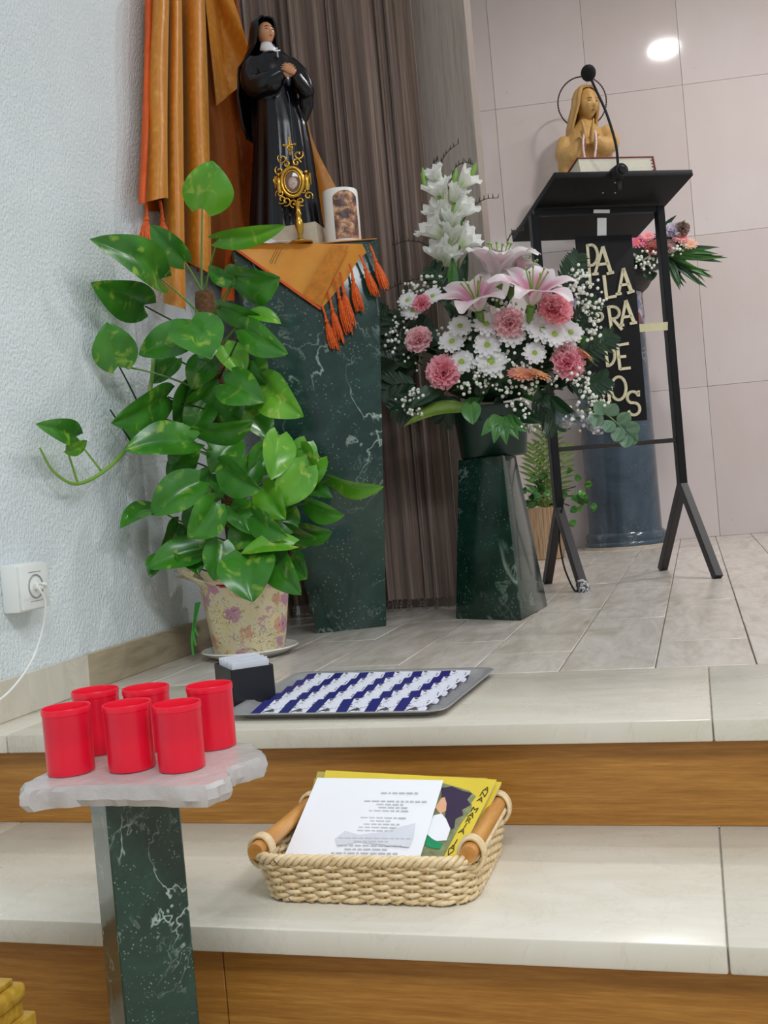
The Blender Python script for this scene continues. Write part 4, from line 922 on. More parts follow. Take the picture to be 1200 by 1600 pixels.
# head with face
def head(c, r, fwd, upv, nu=40, nv=32, lip=True):
    y = fwd.normalized(); x = y.cross(upv).normalized(); z = x.cross(y).normalized(); mb = MB(); rs = []
    for j in range(nv+1):
        a = math.pi*j/nv; ring = []
        for i in range(nu):
            b = 2*math.pi*i/nu; X = math.sin(a)*math.cos(b); Y = math.sin(a)*math.sin(b); Z = math.cos(a)
            px, py, pz = X*.76, Y*.9, Z*1.08
            if Z < 0: k = (-Z)**1.4; px *= 1-.32*k; py *= 1-.05*k
            if Y > 0:
                g = lambda cx, cz, sx, sz: math.exp(-((px-cx)/sx)**2-((pz-cz)/sz)**2)
                py += .20*g(0, -.18, .10, .12) + .13*g(0, .0, .075, .16) - .10*g(.29, .1, .16, .09) - .10*g(-.29, .1, .16, .09) + .05*g(.26, .27, .2, .07) + .05*g(-.26, .27, .2, .07) + .06*g(0, -.52, .17, .05) + .05*g(0, -.62, .16, .05) - .05*g(0, -.57, .2, .02) - .04*g(0, -.72, .2, .06) + .09*g(0, -.9, .22, .14) + .05*g(.4, -.2, .2, .2) + .05*g(-.4, -.2, .2, .2)
            ring.append(c + (x*px+y*py+z*pz)*r)
        rs.append(ring)
    mb.rings(rs, (False, False)); return mb, x, y, z
def features(par, c, r, x, y, z, eyem='eye_paint', lipm='lip_paint', brow='eye_paint'):
    for s in (-1, 1):
        M3 = frame(Vector(), x, y, z); mb = MB(); mb.ball(c+(x*.28*s+y*.755+z*.10)*r, r*.1, 10, 8, (1.25, .6, .6), M3); mb.build('eye', eyem, par)
        mb = MB(); mb.tube([c+(x*s*.14+y*.88+z*.28)*r, c+(x*s*.28+y*.86+z*.33)*r, c+(x*s*.45+y*.74+z*.28)*r], [r*.035, r*.045, r*.02], 6); mb.build('eyebrow', brow, par)
    mb = MB(); mb.tube([c+(x*-.16+y*.83+z*-.56)*r, c+(x*-.06+y*.9+z*-.53)*r, c+(y*.905+z*-.545)*r, c+(x*.06+y*.9+z*-.53)*r, c+(x*.16+y*.83+z*-.56)*r], [r*.02, r*.055, r*.05, r*.055, r*.02], 6); mb.build('lips', lipm, par)
fw = (SX*math.cos(R(-58))*1.0 + SY*math.sin(R(-58)) + SZ*.12).normalized()
hc = nl(416, 56, -.008)
mb, hx, hy, hz = head(hc, .029, fw, SZ); face = mb.build('face', 'skin_paint', nun, ang=180); features(face, hc, .029, hx, hy, hz)
m = MB(); m.rings([[nl(cx, py, yo)+SX*rx*math.cos(2*math.pi*i/24)+SY*ry*math.sin(2*math.pi*i/24) for i in range(24)] for py, cx, rx, ry, yo in ((72, 417, .015, .016, -.012), (78, 418, .018, .02, -.015), (84, 421, .023, .025, -.021), (90, 424, .015, .018, -.028))]); m.build('wimple', 'white_paint', nun, ang=60)
cs = nl(437, 96, -.056)
m = MB(); m.box(cs, (.0035, .003, .026), bev=.0005); m.box(cs+SZ*.004, (.016, .003, .0035), Matrix.Rotation(R(17), 4, 'Z'), bev=.0005); m.build('cross_pendant', 'silver', nun)
def hand(mb, M, s, spread=.1, curl=.35, thumb=1):
    T = lambda x, y, z: M @ Vector((x*s, y*s, z*s))
    mb.rings([[T(w_*math.cos(2*math.pi*i/14), y, h*math.sin(2*math.pi*i/14)) for i in range(14)] for y, w_, h in ((-.15, .16, .12), (.0, .2, .13), (.25, .25, .13), (.48, .26, .11), (.58, .24, .09))])
    for i, (x, L) in enumerate(((-.19, .36), (-.065, .43), (.065, .41), (.18, .32))):
        a = spread*(x/.19); p0 = (x, .5, 0); pts = [Vector(p0)]; th_a = 0
        for seg in (.45, .32, .23):
            th_a += curl; l_ = L*seg; q = pts[-1]; pts.append(q+Vector((math.sin(a)*l_, math.cos(th_a)*l_, -math.sin(th_a)*l_)))
        mb.tube([T(*p) for p in pts], [.058*s, .056*s, .05*s, .04*s], 8); mb.ball(T(*pts[-1]), .041*s, 8, 6)
    pts = [Vector((-.16*thumb, .12, -.02)), Vector((-.3*thumb, .28, -.06)), Vector((-.33*thumb, .43, -.08)), Vector((-.31*thumb, .54, -.1))]
    mb.tube([T(*p) for p in pts], [.075*s, .065*s, .056*s, .045*s], 8); mb.ball(T(*pts[-1]), .046*s, 8, 6)
m = MB()
hp_ = nl(462, 131, -.078)
hand(m, frame(hp_, (SZ*.8+SX*.6), (-SX*.8+SZ*.6), None) , .042, .12, .3, -1)
hp2 = nl(448, 134, -.07); hand(m, frame(hp2, (SZ*.75-SX*.5-SY*.2), (SX*.62+SZ*.75-SY*.1), None), .040, .1, .35, 1)
hm = remesh(m, .0011, sm=2); hm.build('hands', 'skin_paint', nun, ang=180, label='hands clasped at the chest')
m = MB(); m.tube([nl(452, 158, -.066), nl(455, 168, -.064), nl(461, 230, -.066), nl(470, 300, -.075)], .0016, 6); m.build('rosary_cord', 'veil_black', nun)
# ================================================================== reliquary
rl0 = P(470, 378, 2.49); rl0.z = PTOP+.003
rq = thing('brass_reliquary', 'ornate brass reliquary with oval window and cross', 'reliquary', rl0)
RS = depth(rl0)/FPX
def rp(px, py, o=0): dx, dy = px-470, py-378; return rl0 + SX*((dx-.088*dy)*RS) + SZ*((-dy+.088*dx)*RS) - SY*o
T = Matrix.Translation(rl0)
m = MB(); m.lathe([(.031, 0), (.031, .003), (.024, .006), (.012, .009), (.007, .013)], 28, T); m.build('foot', 'brass', rq)
stp = [(.006, .011), (.0055, .02), (.009, .03), (.0115, .045), (.010, .056), (.0065, .068), (.009, .074), (.0065, .08), (.0055, .092), (.012, .104)]
m = MB(); m.lathe(stp, 20, T); m.build('stem', 'brass', rq)
oc = rp(457, 281, .004)
def oval(a, rx, rz, o=0): return oc + SX*rx*math.cos(a) + SZ*rz*math.sin(a) - SY*o
m = MB(); m.tube([oval(2*math.pi*k/40, .027, .036) for k in range(41)], .0055, 8, False); m.tube([oval(2*math.pi*k/40, .020, .028, .003) for k in range(41)], .0025, 6, False); m.build('oval_frame', 'brass', rq, ang=70)
m = MB(); m.rings([[oval(2*math.pi*k/32, .024*s, .033*s, o) for k in range(32)] for s, o in ((1, -.004), (1, .001), (.6, .003), (.01, .0035))]); m.build('window', 'relic_glass', rq, label='dark oval glass')
m = MB(); m.ball(oc-SZ*.004-SY*.0035, .013, 14, 10, (1, .35, 1.15)); m.build('relic', 'relic', rq)
def curl(c, r, a0, turns, dirn=1, tk=.0026):
    pts = []
    for k in range(25):
        t = k/24; a = a0+dirn*turns*2*math.pi*t; q = r*(1-.78*t); pts.append(c+SX*q*math.cos(a)+SZ*q*math.sin(a)-SY*(.002+.003*t))
    mb = MB(); mb.tube(pts, [tk*.6, tk, tk, tk*.8], 6); return mb.build('scroll', 'brass', rq, ang=70)
for px, py, r, a0, dn in ((441, 242, .013, 2.4, 1), (466, 240, .013, .6, -1), (447, 252, .011, 3.2, -1), (463, 252, .011, 0, 1), (436, 260, .012, 2.0, 1), (433, 275, .011, 1.6, 1), (437, 296, .012, 3.6, -1), (447, 309, .012, 4.2, 1), (459, 314, .011, 4.6, -1), (470, 313, .012, 5.2, -1), (482, 307, .012, 5.6, 1), (475, 298, .010, 5.9, 1), (454, 228, .009, 1.5, 1), (440, 305, .011, 3.9, 1)): curl(rp(px, py), r, a0, 1.15, dn)
for s, px, py in ((-1, 436, 280), (1, 479, 283)):   # little standing angels
    c = rp(px, py, .002); mb = MB(); mb.rings([[c+SZ*z+SX*(rx*math.cos(2*math.pi*k/12)+s*o)+SY*(rx*.8*math.sin(2*math.pi*k/12)) for k in range(12)] for z, rx, o in ((-.024, .006, 0), (-.012, .007, .001), (.0, .0065, .001), (.012, .007, 0), (.018, .003, 0))]); mb.ball(c+SZ*.023, .0055, 10, 8)
    mb.tube([c+SZ*.012, c+SZ*.004-SX*s*.009-SY*.003, c+SZ*.008-SX*s*.014], .0022, 6); mb.tube([c+SZ*.014+SX*s*.003, c+SZ*.018+SX*s*.009, c+SX*s*.011-SZ*.01], [.002, .0045, .001], 6); mb.build('angel', 'brass', rq, ang=70)
cp = rp(452, 228); m = MB(); m.box(cp+SZ*.004, (.005, .004, .042), bev=.001); m.box(cp+SZ*.010, (.026, .004, .005), Matrix.Rotation(R(16.7), 4, 'Z'), bev=.001)
for d_ in (SX*.014+SZ*.01, -SX*.014+SZ*.01, SZ*.027): m.ball(cp+d_, .0038, 8, 6)
m.build('cross', 'brass', rq, ang=50)
# pillar candle with a picture
cdl = P(538, 382, 2.57); cdl.z = PTOP+.003; kc = depth(cdl)/FPX
ca = thing('pillar_candle', 'thick white pillar candle printed with a brown devotional picture', 'candle', cdl)
r_ = 27.5*kc; hh = 83*kc; T = Matrix.Translation(cdl)
m = MB(); m.lathe([(r_*.97, 0), (r_, .003), (r_, hh-.006), (r_*.97, hh-.001), (r_*.85, hh), (r_*.6, hh-.004), (0.002, hh-.006)], 48, T); m.build('wax_body', 'candle_white', ca, ang=50)
def cpf(u, v):
    a = R(-98)+R(16.67)*0+R(86)*u; q = (u-.5)*2; ht = .07+.86*v
    top = .93-.10*(abs(q)**2.4); ht = lerp(.04, top, v)
    return cdl+Vector(((r_+.0006)*math.cos(a), (r_+.0006)*math.sin(a), hh*ht))
m = MB(); m.grid(cpf, 16, 12, .0004); m.build('printed_picture', 'candle_print', ca, label='brown arched picture on the candle', ang=60)
m = MB(); m.tube([cdl+SZ*(hh-.006), cdl+SZ*(hh+.008)], .0012, 6); m.build('wick', 'eye_paint', ca)
# folded white paper napkins
np0 = P(418, 380, 2.44); np0.z = PTOP+.004
npk = thing('paper_napkins', 'fanned white paper napkins on the pedestal cloth', 'napkin', np0)
for k in range(4):
    ang_ = R(-4+k*5); dx = SX*math.cos(ang_)+SY*math.sin(ang_); dy = Vector((-dx.y, dx.x, 0)); o = np0+SY*.012*k - SX*.002*k
    def nf(u, v, k=k, dx=dx, dy=dy, o=o): return o + dx*(u-.55)*.125 + dy*(v*.05) + SZ*(.002+.009*k*(1-.3*u)*(.3+v*.7)+.034*math.exp(-((u-.4)/.3)**2)*v*(.4+.2*k) + .0012*math.sin(18*u))
    m = MB(); m.grid(nf, 18, 6, .0008); m.build('napkin_fold', 'white_paper', npk, ang=60)
# ================================================================== wooden madonna on the back wall
mo = P(916, 262, 5.05); MS = depth(mo)/FPX
md = thing('madonna_statue', 'carved wooden praying madonna on the back wall', 'statue', mo)
MX, MY = WD, Vector((-WD.y, WD.x, 0))
def ml(px, py, y=0): dx, dy = px-916, py-262; return mo + MX*((dx-.088*dy)*MS) + SZ*((-dy+.088*dx)*MS) + MY*y
def mr(py, L, R_, dep, yo=0, n=48, pl_=0.): 
    c = ml((L+R_)/2, py, yo); hw = (R_-L)/2*MS; return [c+MX*hw*(1+pl_*math.sin(9*2*math.pi*i/n))*math.cos(2*math.pi*i/n)+MY*dep*(1+pl_*math.sin(9*2*math.pi*i/n))*math.sin(2*math.pi*i/n) for i in range(n)]
m = MB(); m.rings([mr(325, 890, 952, .09, .01), mr(310, 880, 960, .10, .01, pl_=.03), mr(290, 874, 960, .105, 0, pl_=.03), mr(262, 873, 958, .105, 0, pl_=.02), mr(240, 874, 956, .10, 0), mr(222, 880, 948, .09, 0), mr(208, 887, 940, .075, 0), mr(198, 896, 930, .055, 0), mr(190, 902, 924, .04), mr(175, 904, 922, .035)])
def mt_(pts, rad): 
    c = catmull(pts, 5); m.tube(c, [interp([(i/(len(rad)-1), r) for i, r in enumerate(rad)], k/(len(c)-1)) for k in range(len(c))], 14)
mt_([ml(882, 215, -.02), ml(880, 242, -.06), ml(893, 248, -.11), ml(908, 232, -.135)], [.034, .042, .042, .028])
mt_([ml(944, 212, -.02), ml(952, 238, -.06), ml(938, 244, -.11), ml(926, 232, -.135)], [.034, .042, .042, .028])
mt_([ml(882, 240, -.07), ml(884, 262, -.07), ml(886, 280, -.06)], [.04, .04, .03])
rb_ = remesh(m, .0065, sm=3); rb_.build('robe', 'carved_wood', md, ang=180)
fw2 = (MX*math.cos(R(-62)) + MY*math.sin(R(-62)) - SZ*.16).normalized(); mc = ml(916, 168, -.03)
mb, hx, hy, hz = head(mc, .066, fw2, SZ); mf = mb.build('face', 'carved_wood', md, ang=180); features(mf, mc, .066, hx, hy, hz, 'carved_dark', 'carved_dark', 'carved_wood')
m = MB(); hfa = R(-62)
def hr(py, cx, rx, ry, yo, gap): return [ml(cx, py, yo)+MX*rx*(1+.05*math.sin(11*a))*math.cos(a)+MY*ry*(1+.05*math.sin(11*a))*math.sin(a) for a in [hfa+gap+(2*math.pi-2*gap)*i/40 for i in range(41)]]
hrs = [hr(214, 908, .07, .07, .0, R(78)), hr(200, 909, .072, .07, -.005, R(70)), hr(185, 911, .07, .072, -.015, R(62)), hr(168, 914, .066, .072, -.02, R(56)), hr(155, 914, .063, .07, -.02, R(50)), hr(146, 914, .054, .06, -.02, R(46)), hr(140, 914, .036, .04, -.02, R(30)), hr(137.5, 914, .006, .006, -.02, R(10))]
def hfn(u, v):
    f = v*(len(hrs)-1); i = min(int(f), len(hrs)-2); t = f-i; g = u*40; j = min(int(g), 39); s = g-j
    return lerp(lerp(hrs[i][j], hrs[i][j+1], s), lerp(hrs[i+1][j], hrs[i+1][j+1], s), t)
m.grid(hfn, 60, 28, .01); m.build('hair', 'carved_wood', md, ang=70)
m = MB()
for s in (-1, 1):
    hq = ml(916+s*4.5, 238, -.165); hand(m, frame(hq, -MY*s-SZ*.12*s, SZ, -MX*s+SZ*.12), .1, .03, .03, s)
hm = remesh(m, .0026, sm=1); hm.build('praying_hands', 'carved_wood', md, ang=180)
hcn = ml(910, 155, .04)
m = MB(); m.tube([hcn+MX*37.5*MS*math.cos(2*math.pi*k/64)+SZ*40*MS*math.sin(2*math.pi*k/64) for k in range(65)], .0028, 8, False); 
for k in range(60): a = 2*math.pi*k/60; m.ball(hcn+MX*37.5*MS*math.cos(a)+SZ*40*MS*math.sin(a), .0045, 6, 4)
m.build('halo', 'halo_metal', md, label='thin beaded ring halo')
m = MB(); m.box(ml(921, 330, .03), (.16, .20, .03), Matrix.Rotation(WA, 4, 'Z'), bev=.004); m.box(ml(922, 345, .08), (.06, .12, .06), Matrix.Rotation(WA, 4, 'Z'), bev=.004); m.build('wall_bracket', 'carved_dark', md)
ro = thing('rosary', 'pink bead rosary looped over the madonna hands', 'rosary', ml(917, 228, -.17))
for k, pts in enumerate(([(909, 226), (907, 236), (907, 250), (909, 264)], [(924, 226), (926, 238), (926, 252), (924, 266)])):
    c = catmull([ml(x, y, -.185-.002*i) for i, (x, y) in enumerate(pts)], 5); mb = MB(); mb.tube(c, .0012, 4); mb.build('string', 'rosary', ro)
    for p in c[1:]: mb = MB(); mb.ball(p, .0055, 8, 6); mb.build('bead', 'rosary', ro)
# ================================================================== pothos on a coir pole, in a wrapped pot
zsau = .004
pc = PZ(392, 1024, 0); pc.z = 0
sa = thing('saucer', 'white saucer under the pothos pot', 'saucer', pc)
m = MB(); T = Matrix.Translation(pc); ks = depth(pc)/FPX; rs_ = 76*ks
m.lathe([(0, .003), (rs_*.62, .003), (rs_*.66, .0), (rs_*.7, .0), (rs_*.96, .016), (rs_, .018), (rs_*.98, .0205), (rs_*.92, .0175), (rs_*.66, .006), (0, .006)], 56, T, (False, False)); m.build('dish', 'porcelain', sa)
pb = pc+Vector((0, 0, .0065))
pp = thing('potted_pothos', 'tall green pothos climbing a coir pole in a flower wrapped pot', 'plant', pb)
def pq(px, py): dx, dy = px-392, py-1024; return pb + SX*((dx-.088*dy)*ks) + SZ*((-dy+.088*dx)*ks)
hp0 = 112*ks
T = Matrix.Translation(pb)
def pring(z, r, jag=0., n=72, lean=0): return [pb+Vector((r*(1+jag*math.sin(5*a+.6)+jag*.6*math.sin(11*a))*math.cos(a), r*(1+jag*math.sin(5*a+.6)+jag*.6*math.sin(11*a))*math.sin(a), z+jag*.12*math.sin(3*a+1)*.5)) for a in [2*math.pi*i/n for i in range(n)]]
m = MB(); m.rings([pring(0, 53*ks), pring(.003, 55*ks), pring(hp0*.3, 59*ks, .012), pring(hp0*.7, 65*ks, .016), pring(hp0*.95, 69*ks, .02), pring(hp0, 68*ks), pring(hp0-.01, 62*ks)], (True, True)); m.build('pot_wrap', 'floral_paper', pp, ang=80, label='yellow gift paper printed with pink flowers')
m = MB(); m.lathe([(0, hp0-.012), (62*ks, hp0-.012)], 40, T, (False, False)); m.build('soil', 'soil', pp)
# flared paper collar
def collar(a0, a1, h, flare, mt, nm, seed):
    rr = random.Random(seed)
    def fn(u, v):
        a = lerp(a0, a1, u); r = 68*ks*(1+flare*v*(.7+.3*math.sin(7*u*math.pi))) ; z = hp0-.004+h*v*(1-.35*abs(u-.5)*2)*(1+.25*math.sin(9*u+seed))-.018*v*v
        return pb+Vector((r*math.cos(a), r*math.sin(a), z))
    mb = MB(); mb.grid(fn, 26, 8, .0008); mb.build(nm, mt, pp, ang=70)
collar(R(150), R(262), .062, .62, 'floral_paper', 'paper_collar', 1); collar(R(20), R(150), .05, .4, 'floral_paper', 'paper_collar', 4)
collar(R(262), R(330), .03, .22, 'red_paper', 'red_lining', 2); collar(R(285), R(385), .06, .42, 'pink_paper', 'pink_lining', 3)
for k in range(3):
    m = MB(); p = [pq(312+3*k, 930), pq(309+k, 960), pq(306+2*k, 985-8*k), pq(308+4*k, 1010-14*k)]; p = [q-SY*.03-SX*.004 for q in p]; cc_ = catmull(p, 5); m.grid(lambda u, v, cc_=cc_: cc_[min(round(v*15), len(cc_)-1)]+SX*(u-.5)*.005, 2, 15, .0006); m.build('green_ribbon', 'green_ribbon', pp)
# pole
pt_ = pq(320, 452); pbm = pb+Vector((0, 0, hp0-.02)); pt_ = Vector((lerp(pbm.x, pt_.x, 1), pt_.y, pt_.z))
m = MB(); m.tube([lerp(pbm, pt_, k/14) for k in range(15)], [23*ks*.8]*14+[18*ks*.8], 18); m.build('coir_pole', 'coir', pp, label='brown coir pole')
def pole_at(z): return lerp(pbm, pt_, max(0, min(1, (z-pbm.z)/(pt_.z-pbm.z))))
NU, NV = 10, 12
def make_leaf(base, tip, W, roll, cup=.18, droop=.12, par=pp, mt='pothos', nm='leaf', shape='heart', wav=.02, seed=0):
    a = tip-base; L = a.length; ax = a/L; mid = (base+tip)/2
    n0 = (CAM-mid); n0 = (n0-ax*n0.dot(ax)).normalized(); n0 = Matrix.Rotation(roll, 3, ax) @ n0; sd = n0.cross(ax).normalized()
    def wid(v):
        if shape == 'heart': return max(0, math.sin(math.pi*min(1, v*.97+.03)**.72))**.72
        if shape == 'lance': return math.sin(math.pi*v**.75)**.9
        return math.sin(math.pi*v)**.6
    def fn(u, v):
        q = (u-.5)*2; w_ = W/2*max(.02, wid(v)) if v < 1 else W*.005
        back = (.13*L*(abs(q)**1.3)*(1-v)**4) if shape == 'heart' else 0
        bend = droop*L*(math.sin(math.pi*v*.9)-.0)
        up_ = cup*w_*abs(q) - .14*w_*max(0, 1-abs(q)*2.2)
        return base + ax*(L*v-back) + sd*(q*w_) + n0*(bend+up_+wav*W*math.sin(9*v+3*q+seed)*abs(q))
    mb = MB(); mb.grid(fn, NU, NV); o = mb.build(nm, mt, par, ang=180); return o
def petiole(a, b, r=.0022, sag=.2, mt='stem', par=pp, nm='petiole'):
    m_ = (a+b)/2 + Vector((0, 0, (a-b).length*sag)); c = [lerp(lerp(a, m_, t), lerp(m_, b, t), t) for t in [k/8 for k in range(9)]]
    mb = MB(); mb.tube(c, [r*1.3, r, r*.9], 6); return mb.build(nm, mt, par)
# base x,y  tip x,y  width  roll  depth of base, depth of tip (relative to the pole, towards the viewer -)  kind
LV_ = [
 (316, 325, 331, 251, 74, 15, -.02, -.03, 1), (288, 408, 236, 351, 42, -20, -.06, -.1, 0), (340, 374, 447, 349, 32, 30, -.08, -.06, 1), (252, 436, 131, 375, 58, 25, -.08, -.12, 0),
 (226, 478, 139, 440, 62, -8, -.05, -.08, 2), (186, 572, 167, 503, 66, 0, -.12, -.1, 0), (368, 434, 439, 431, 60, 40, -.1, -.12, 0), (366, 440, 328, 416, 24, -30, -.08, -.06, 0),
 (343, 480, 414, 494, 34, 40, -.09, -.1, 2), (394, 490, 440, 508, 22, -30, -.1, -.1, 1), (296, 502, 331, 563, 78, -15, -.16, -.2, 0), (305, 520, 217, 555, 52, 25, -.13, -.16, 0), (380, 512, 452, 553, 48, 20, -.1, -.12, 2),
 (262, 620, 170, 660, 56, -30, -.1, -.14, 2), (120, 682, 51, 662, 38, 10, -.2, -.22, 0), (104, 700, 133, 690, 20, 40, -.2, -.21, 1),
 (350, 598, 415, 630, 60, -10, -.08, -.1, 2), (412, 600, 478, 652, 62, 15, -.06, -.1, 1), (313, 674, 396, 655, 40, 45, -.14, -.16, 0), (303, 690, 194, 706, 52, 35, -.13, -.17, 0), (262, 690, 306, 680, 36, -30, -.1, -.1, 2),
 (436, 680, 422, 751, 50, -20, -.1, -.14, 1), (312, 752, 238, 806, 58, 20, -.15, -.19, 0), (348, 730, 410, 764, 50, 35, -.13, -.16, 0), (336, 786, 292, 840, 56, -25, -.17, -.21, 0), (480, 728, 436, 792, 58, 10, -.1, -.12, 1),
 (516, 747, 602, 756, 28, 50, -.05, -.06, 1), (478, 786, 540, 803, 34, 45, -.08, -.1, 0), (242, 794, 187, 830, 30, 40, -.1, -.12, 0), (395, 806, 452, 838, 42, 30, -.13, -.16, 2), (322, 856, 232, 890, 46, 35, -.12, -.16, 0),
 (386, 866, 396, 942, 86, 10, -.17, -.22, 0), (424, 860, 474, 930, 50, 25, -.13, -.16, 2), (458, 852, 378, 868, 28, 50, -.15, -.17, 1), (345, 848, 334, 908, 50, -10, -.15, -.17, 0), (300, 600, 270, 660, 50, -35, -.05, -.06, 0),
 (330, 620, 300, 690, 48, 20, -.03, -.05, 2), (380, 640, 420, 690, 50, -30, -.02, -.04, 0), (470, 700, 500, 742, 36, 30, -.05, -.06, 1), (240, 650, 215, 700, 34, 50, -.1, -.11, 2), (300, 720, 262, 748, 40, 40, -.08, -.1, 2),
 (395, 720, 360, 770, 46, -20, -.08, -.1, 2), (440, 830, 495, 840, 36, 40, -.06, -.08, 0), (280, 818, 250, 862, 40, -40, -.08, -.1, 0), (410, 760, 448, 812, 48, 20, -.1, -.12, 1), (360, 790, 392, 838, 50, -20, -.1, -.13, 2), (310, 830, 352, 862, 44, 40, -.1, -.13, 0),
 (300, 640, 340, 590, 44, 30, -.04, -.05, 2), (460, 760, 520, 780, 30, -40, -.04, -.05, 0), (262, 870, 236, 905, 30, 40, -.12, -.13, 2), (455, 870, 480, 905, 40, 30, -.1, -.11, 0), (275, 560, 240, 600, 36, 30, -.06, -.07, 2),
 (330, 740, 300, 790, 52, -30, -.08, -.1, 0), (370, 690, 330, 740, 50, 25, -.06, -.09, 2), (420, 700, 390, 745, 46, -15, -.05, -.08, 0), (400, 820, 360, 860, 48, 20, -.09, -.12, 0), (450, 790, 420, 840, 50, -20, -.07, -.1, 0), (300, 790, 330, 830, 44, 15, -.06, -.08, 2), (350, 660, 380, 620, 48, -20, -.04, -.06, 0), (290, 860, 310, 900, 44, -20, -.12, -.15, 0), (430, 840, 410, 890, 46, 10, -.1, -.13, 0), (470, 830, 520, 830, 34, 35, -.05, -.06, 0), (300, 700, 270, 740, 44, 20, -.07, -.09, 0), (395, 560, 420, 600, 40, 20, -.04, -.06, 2), (350, 540, 380, 590, 44, -25, -.05, -.07, 1), (480, 690, 462, 730, 40, -10, -.03, -.05, 1), (500, 715, 470, 770, 44, 20, -.05, -.06, 1), (330, 560, 300, 610, 46, 20, -.05, -.07, 0)]
PYY = pc.y
rl = random.Random(11)
for k, (bx_, by_, tx_, ty_, wd, ro_, d0, d1, kd) in enumerate(LV_):
    b = PW(bx_, by_, PYY+d0, .05); t = PW(tx_, ty_, PYY+d1, .05); W = 1.06*wd*depth(b)/FPX/max(.5, math.cos(R(ro_)))
    make_leaf(b, t, W, R(ro_), rl.uniform(.1, .28), rl.uniform(.08, .2), mt=('pothos', 'pothos_bright', 'pothos')[kd], seed=k)
    if k in (14, 15): continue
    zz = b.z - rl.uniform(.04, .10); src = pole_at(max(zz, pbm.z+.02)) + Vector((rl.uniform(-.012, .012), -.012, 0))
    petiole(src, b, .0021, rl.uniform(-.05, .12), 'stem' if kd != 2 else 'stem_dark')
for k in range(10):                   # young shoots rising along the pole
    a = pbm+Vector((rl.uniform(-.03, .03), rl.uniform(-.03, .02), 0)); b = pole_at(rl.uniform(.3, .55))+Vector((rl.uniform(-.02, .02), -.016, 0))
    petiole(a, b, .003, rl.uniform(-.02, .02), 'stem_dark', nm='climbing_stem')
vin = catmull([PW(240, 560, PYY-.08, .03), PW(236, 600, PYY-.1, .03), PW(225, 650, PYY-.12, .03), PW(205, 690, PYY-.15, .03), PW(170, 730, PYY-.18, .03), PW(122, 756, PYY-.2, .03), PW(85, 738, PYY-.2, .03), PW(62, 700, PYY-.2, .03)], 8)
m = MB(); m.tube(vin, [.0045, .005, .005, .0045, .004, .003, .0018], 8); m.build('runner', 'vine', pp, label='pale green runner curling to the left')
petiole(PW(122, 756, PYY-.2, .03), PW(104, 700, PYY-.2, .03), .0022, 0, 'vine'); petiole(PW(160, 738, PYY-.19, .03), PW(118, 684, PYY-.2, .03), .002, 0, 'vine'); petiole(PW(205, 690, PYY-.15, .03), PW(172, 640, PYY-.13, .03), .002, 0, 'stem_dark'); petiole(PW(225, 650, PYY-.12, .03), PW(186, 572, PYY-.12, .03), .002, .05, 'stem_dark')
# ================================================================== flower building blocks
def fl_frame(dirn):
    z = dirn.normalized(); x = z.cross(Vector((0, 0, 1))); x = x.normalized() if x.length > 1e-3 else Vector((1, 0, 0)); return x, z.cross(x), z
WH = srgb(244, 240, 240); PK = srgb(232, 120, 172); LPK = srgb(238, 205, 216)
def lily(par, base, dirn, L, tint=1., seed=0, nm='lily', opn=1.):
    x, y, z = fl_frame(dirn); rr = random.Random(seed); fl = MB(); fl.tube([base-z*L*.28, base-z*L*.1, base+z*L*.06], [L*.03, L*.05, L*.075], 10); fo = fl.build(nm, 'stem', par)
    for k in range(6):
        a = math.pi/3*k+seed*.4+(.08 if k % 2 else 0); rd = x*math.cos(a)+y*math.sin(a); sd = z.cross(rd); W = L*(.50 if k % 2 else .40); op = rr.uniform(.9, 1.12)*opn
        def fn(u, v):
            q = (u-.5)*2; w_ = W/2*(math.sin(math.pi*(v*.9+.06))**.75); bz = L*(.1+.78*v-.34*v*v*op-.26*max(0, v-.62)**1.6*3*op); br = L*(.06+.10*v+.62*v*v*op)
            return base + z*(bz - .05*L*(1-abs(q))*math.sin(math.pi*v)) + rd*br + sd*q*w_ + z*(.03*L*math.sin(14*v+seed)*abs(q)**2*v)
        def col(u, v):
            q = abs((u-.5)*2); f = (1-smooth(q*1.15))*smooth(1-abs(v-.42)/.5)*tint; c = tuple(lerp(a_, b_, f) for a_, b_ in zip(WH, PK)); g = smooth((.16-v)/.16)*.5
            c = tuple(lerp(a_, b_, .25*tint*(1-q*.5)) for a_, b_ in zip(c, LPK)); return tuple(lerp(a_, b_, g) for a_, b_ in zip(c, srgb(200, 214, 150)))
        mb = MB(); mb.grid(fn, 8, 14, .0007, col=col); mb.build('petal', 'petal', fo, ang=80)
    for k in range(6):
        a = math.pi/3*(k+.5)+seed; rd = x*math.cos(a)+y*math.sin(a); mb = MB(); e = base+z*L*.62+rd*L*.17; mb.tube([base+z*L*.05, base+z*L*.35+rd*L*.06, e], L*.011, 5); mb.ball(e, L*.032, 8, 6, (.6, 1.5, .6)); mb.build('stamen', 'vine', fo)
    return fo
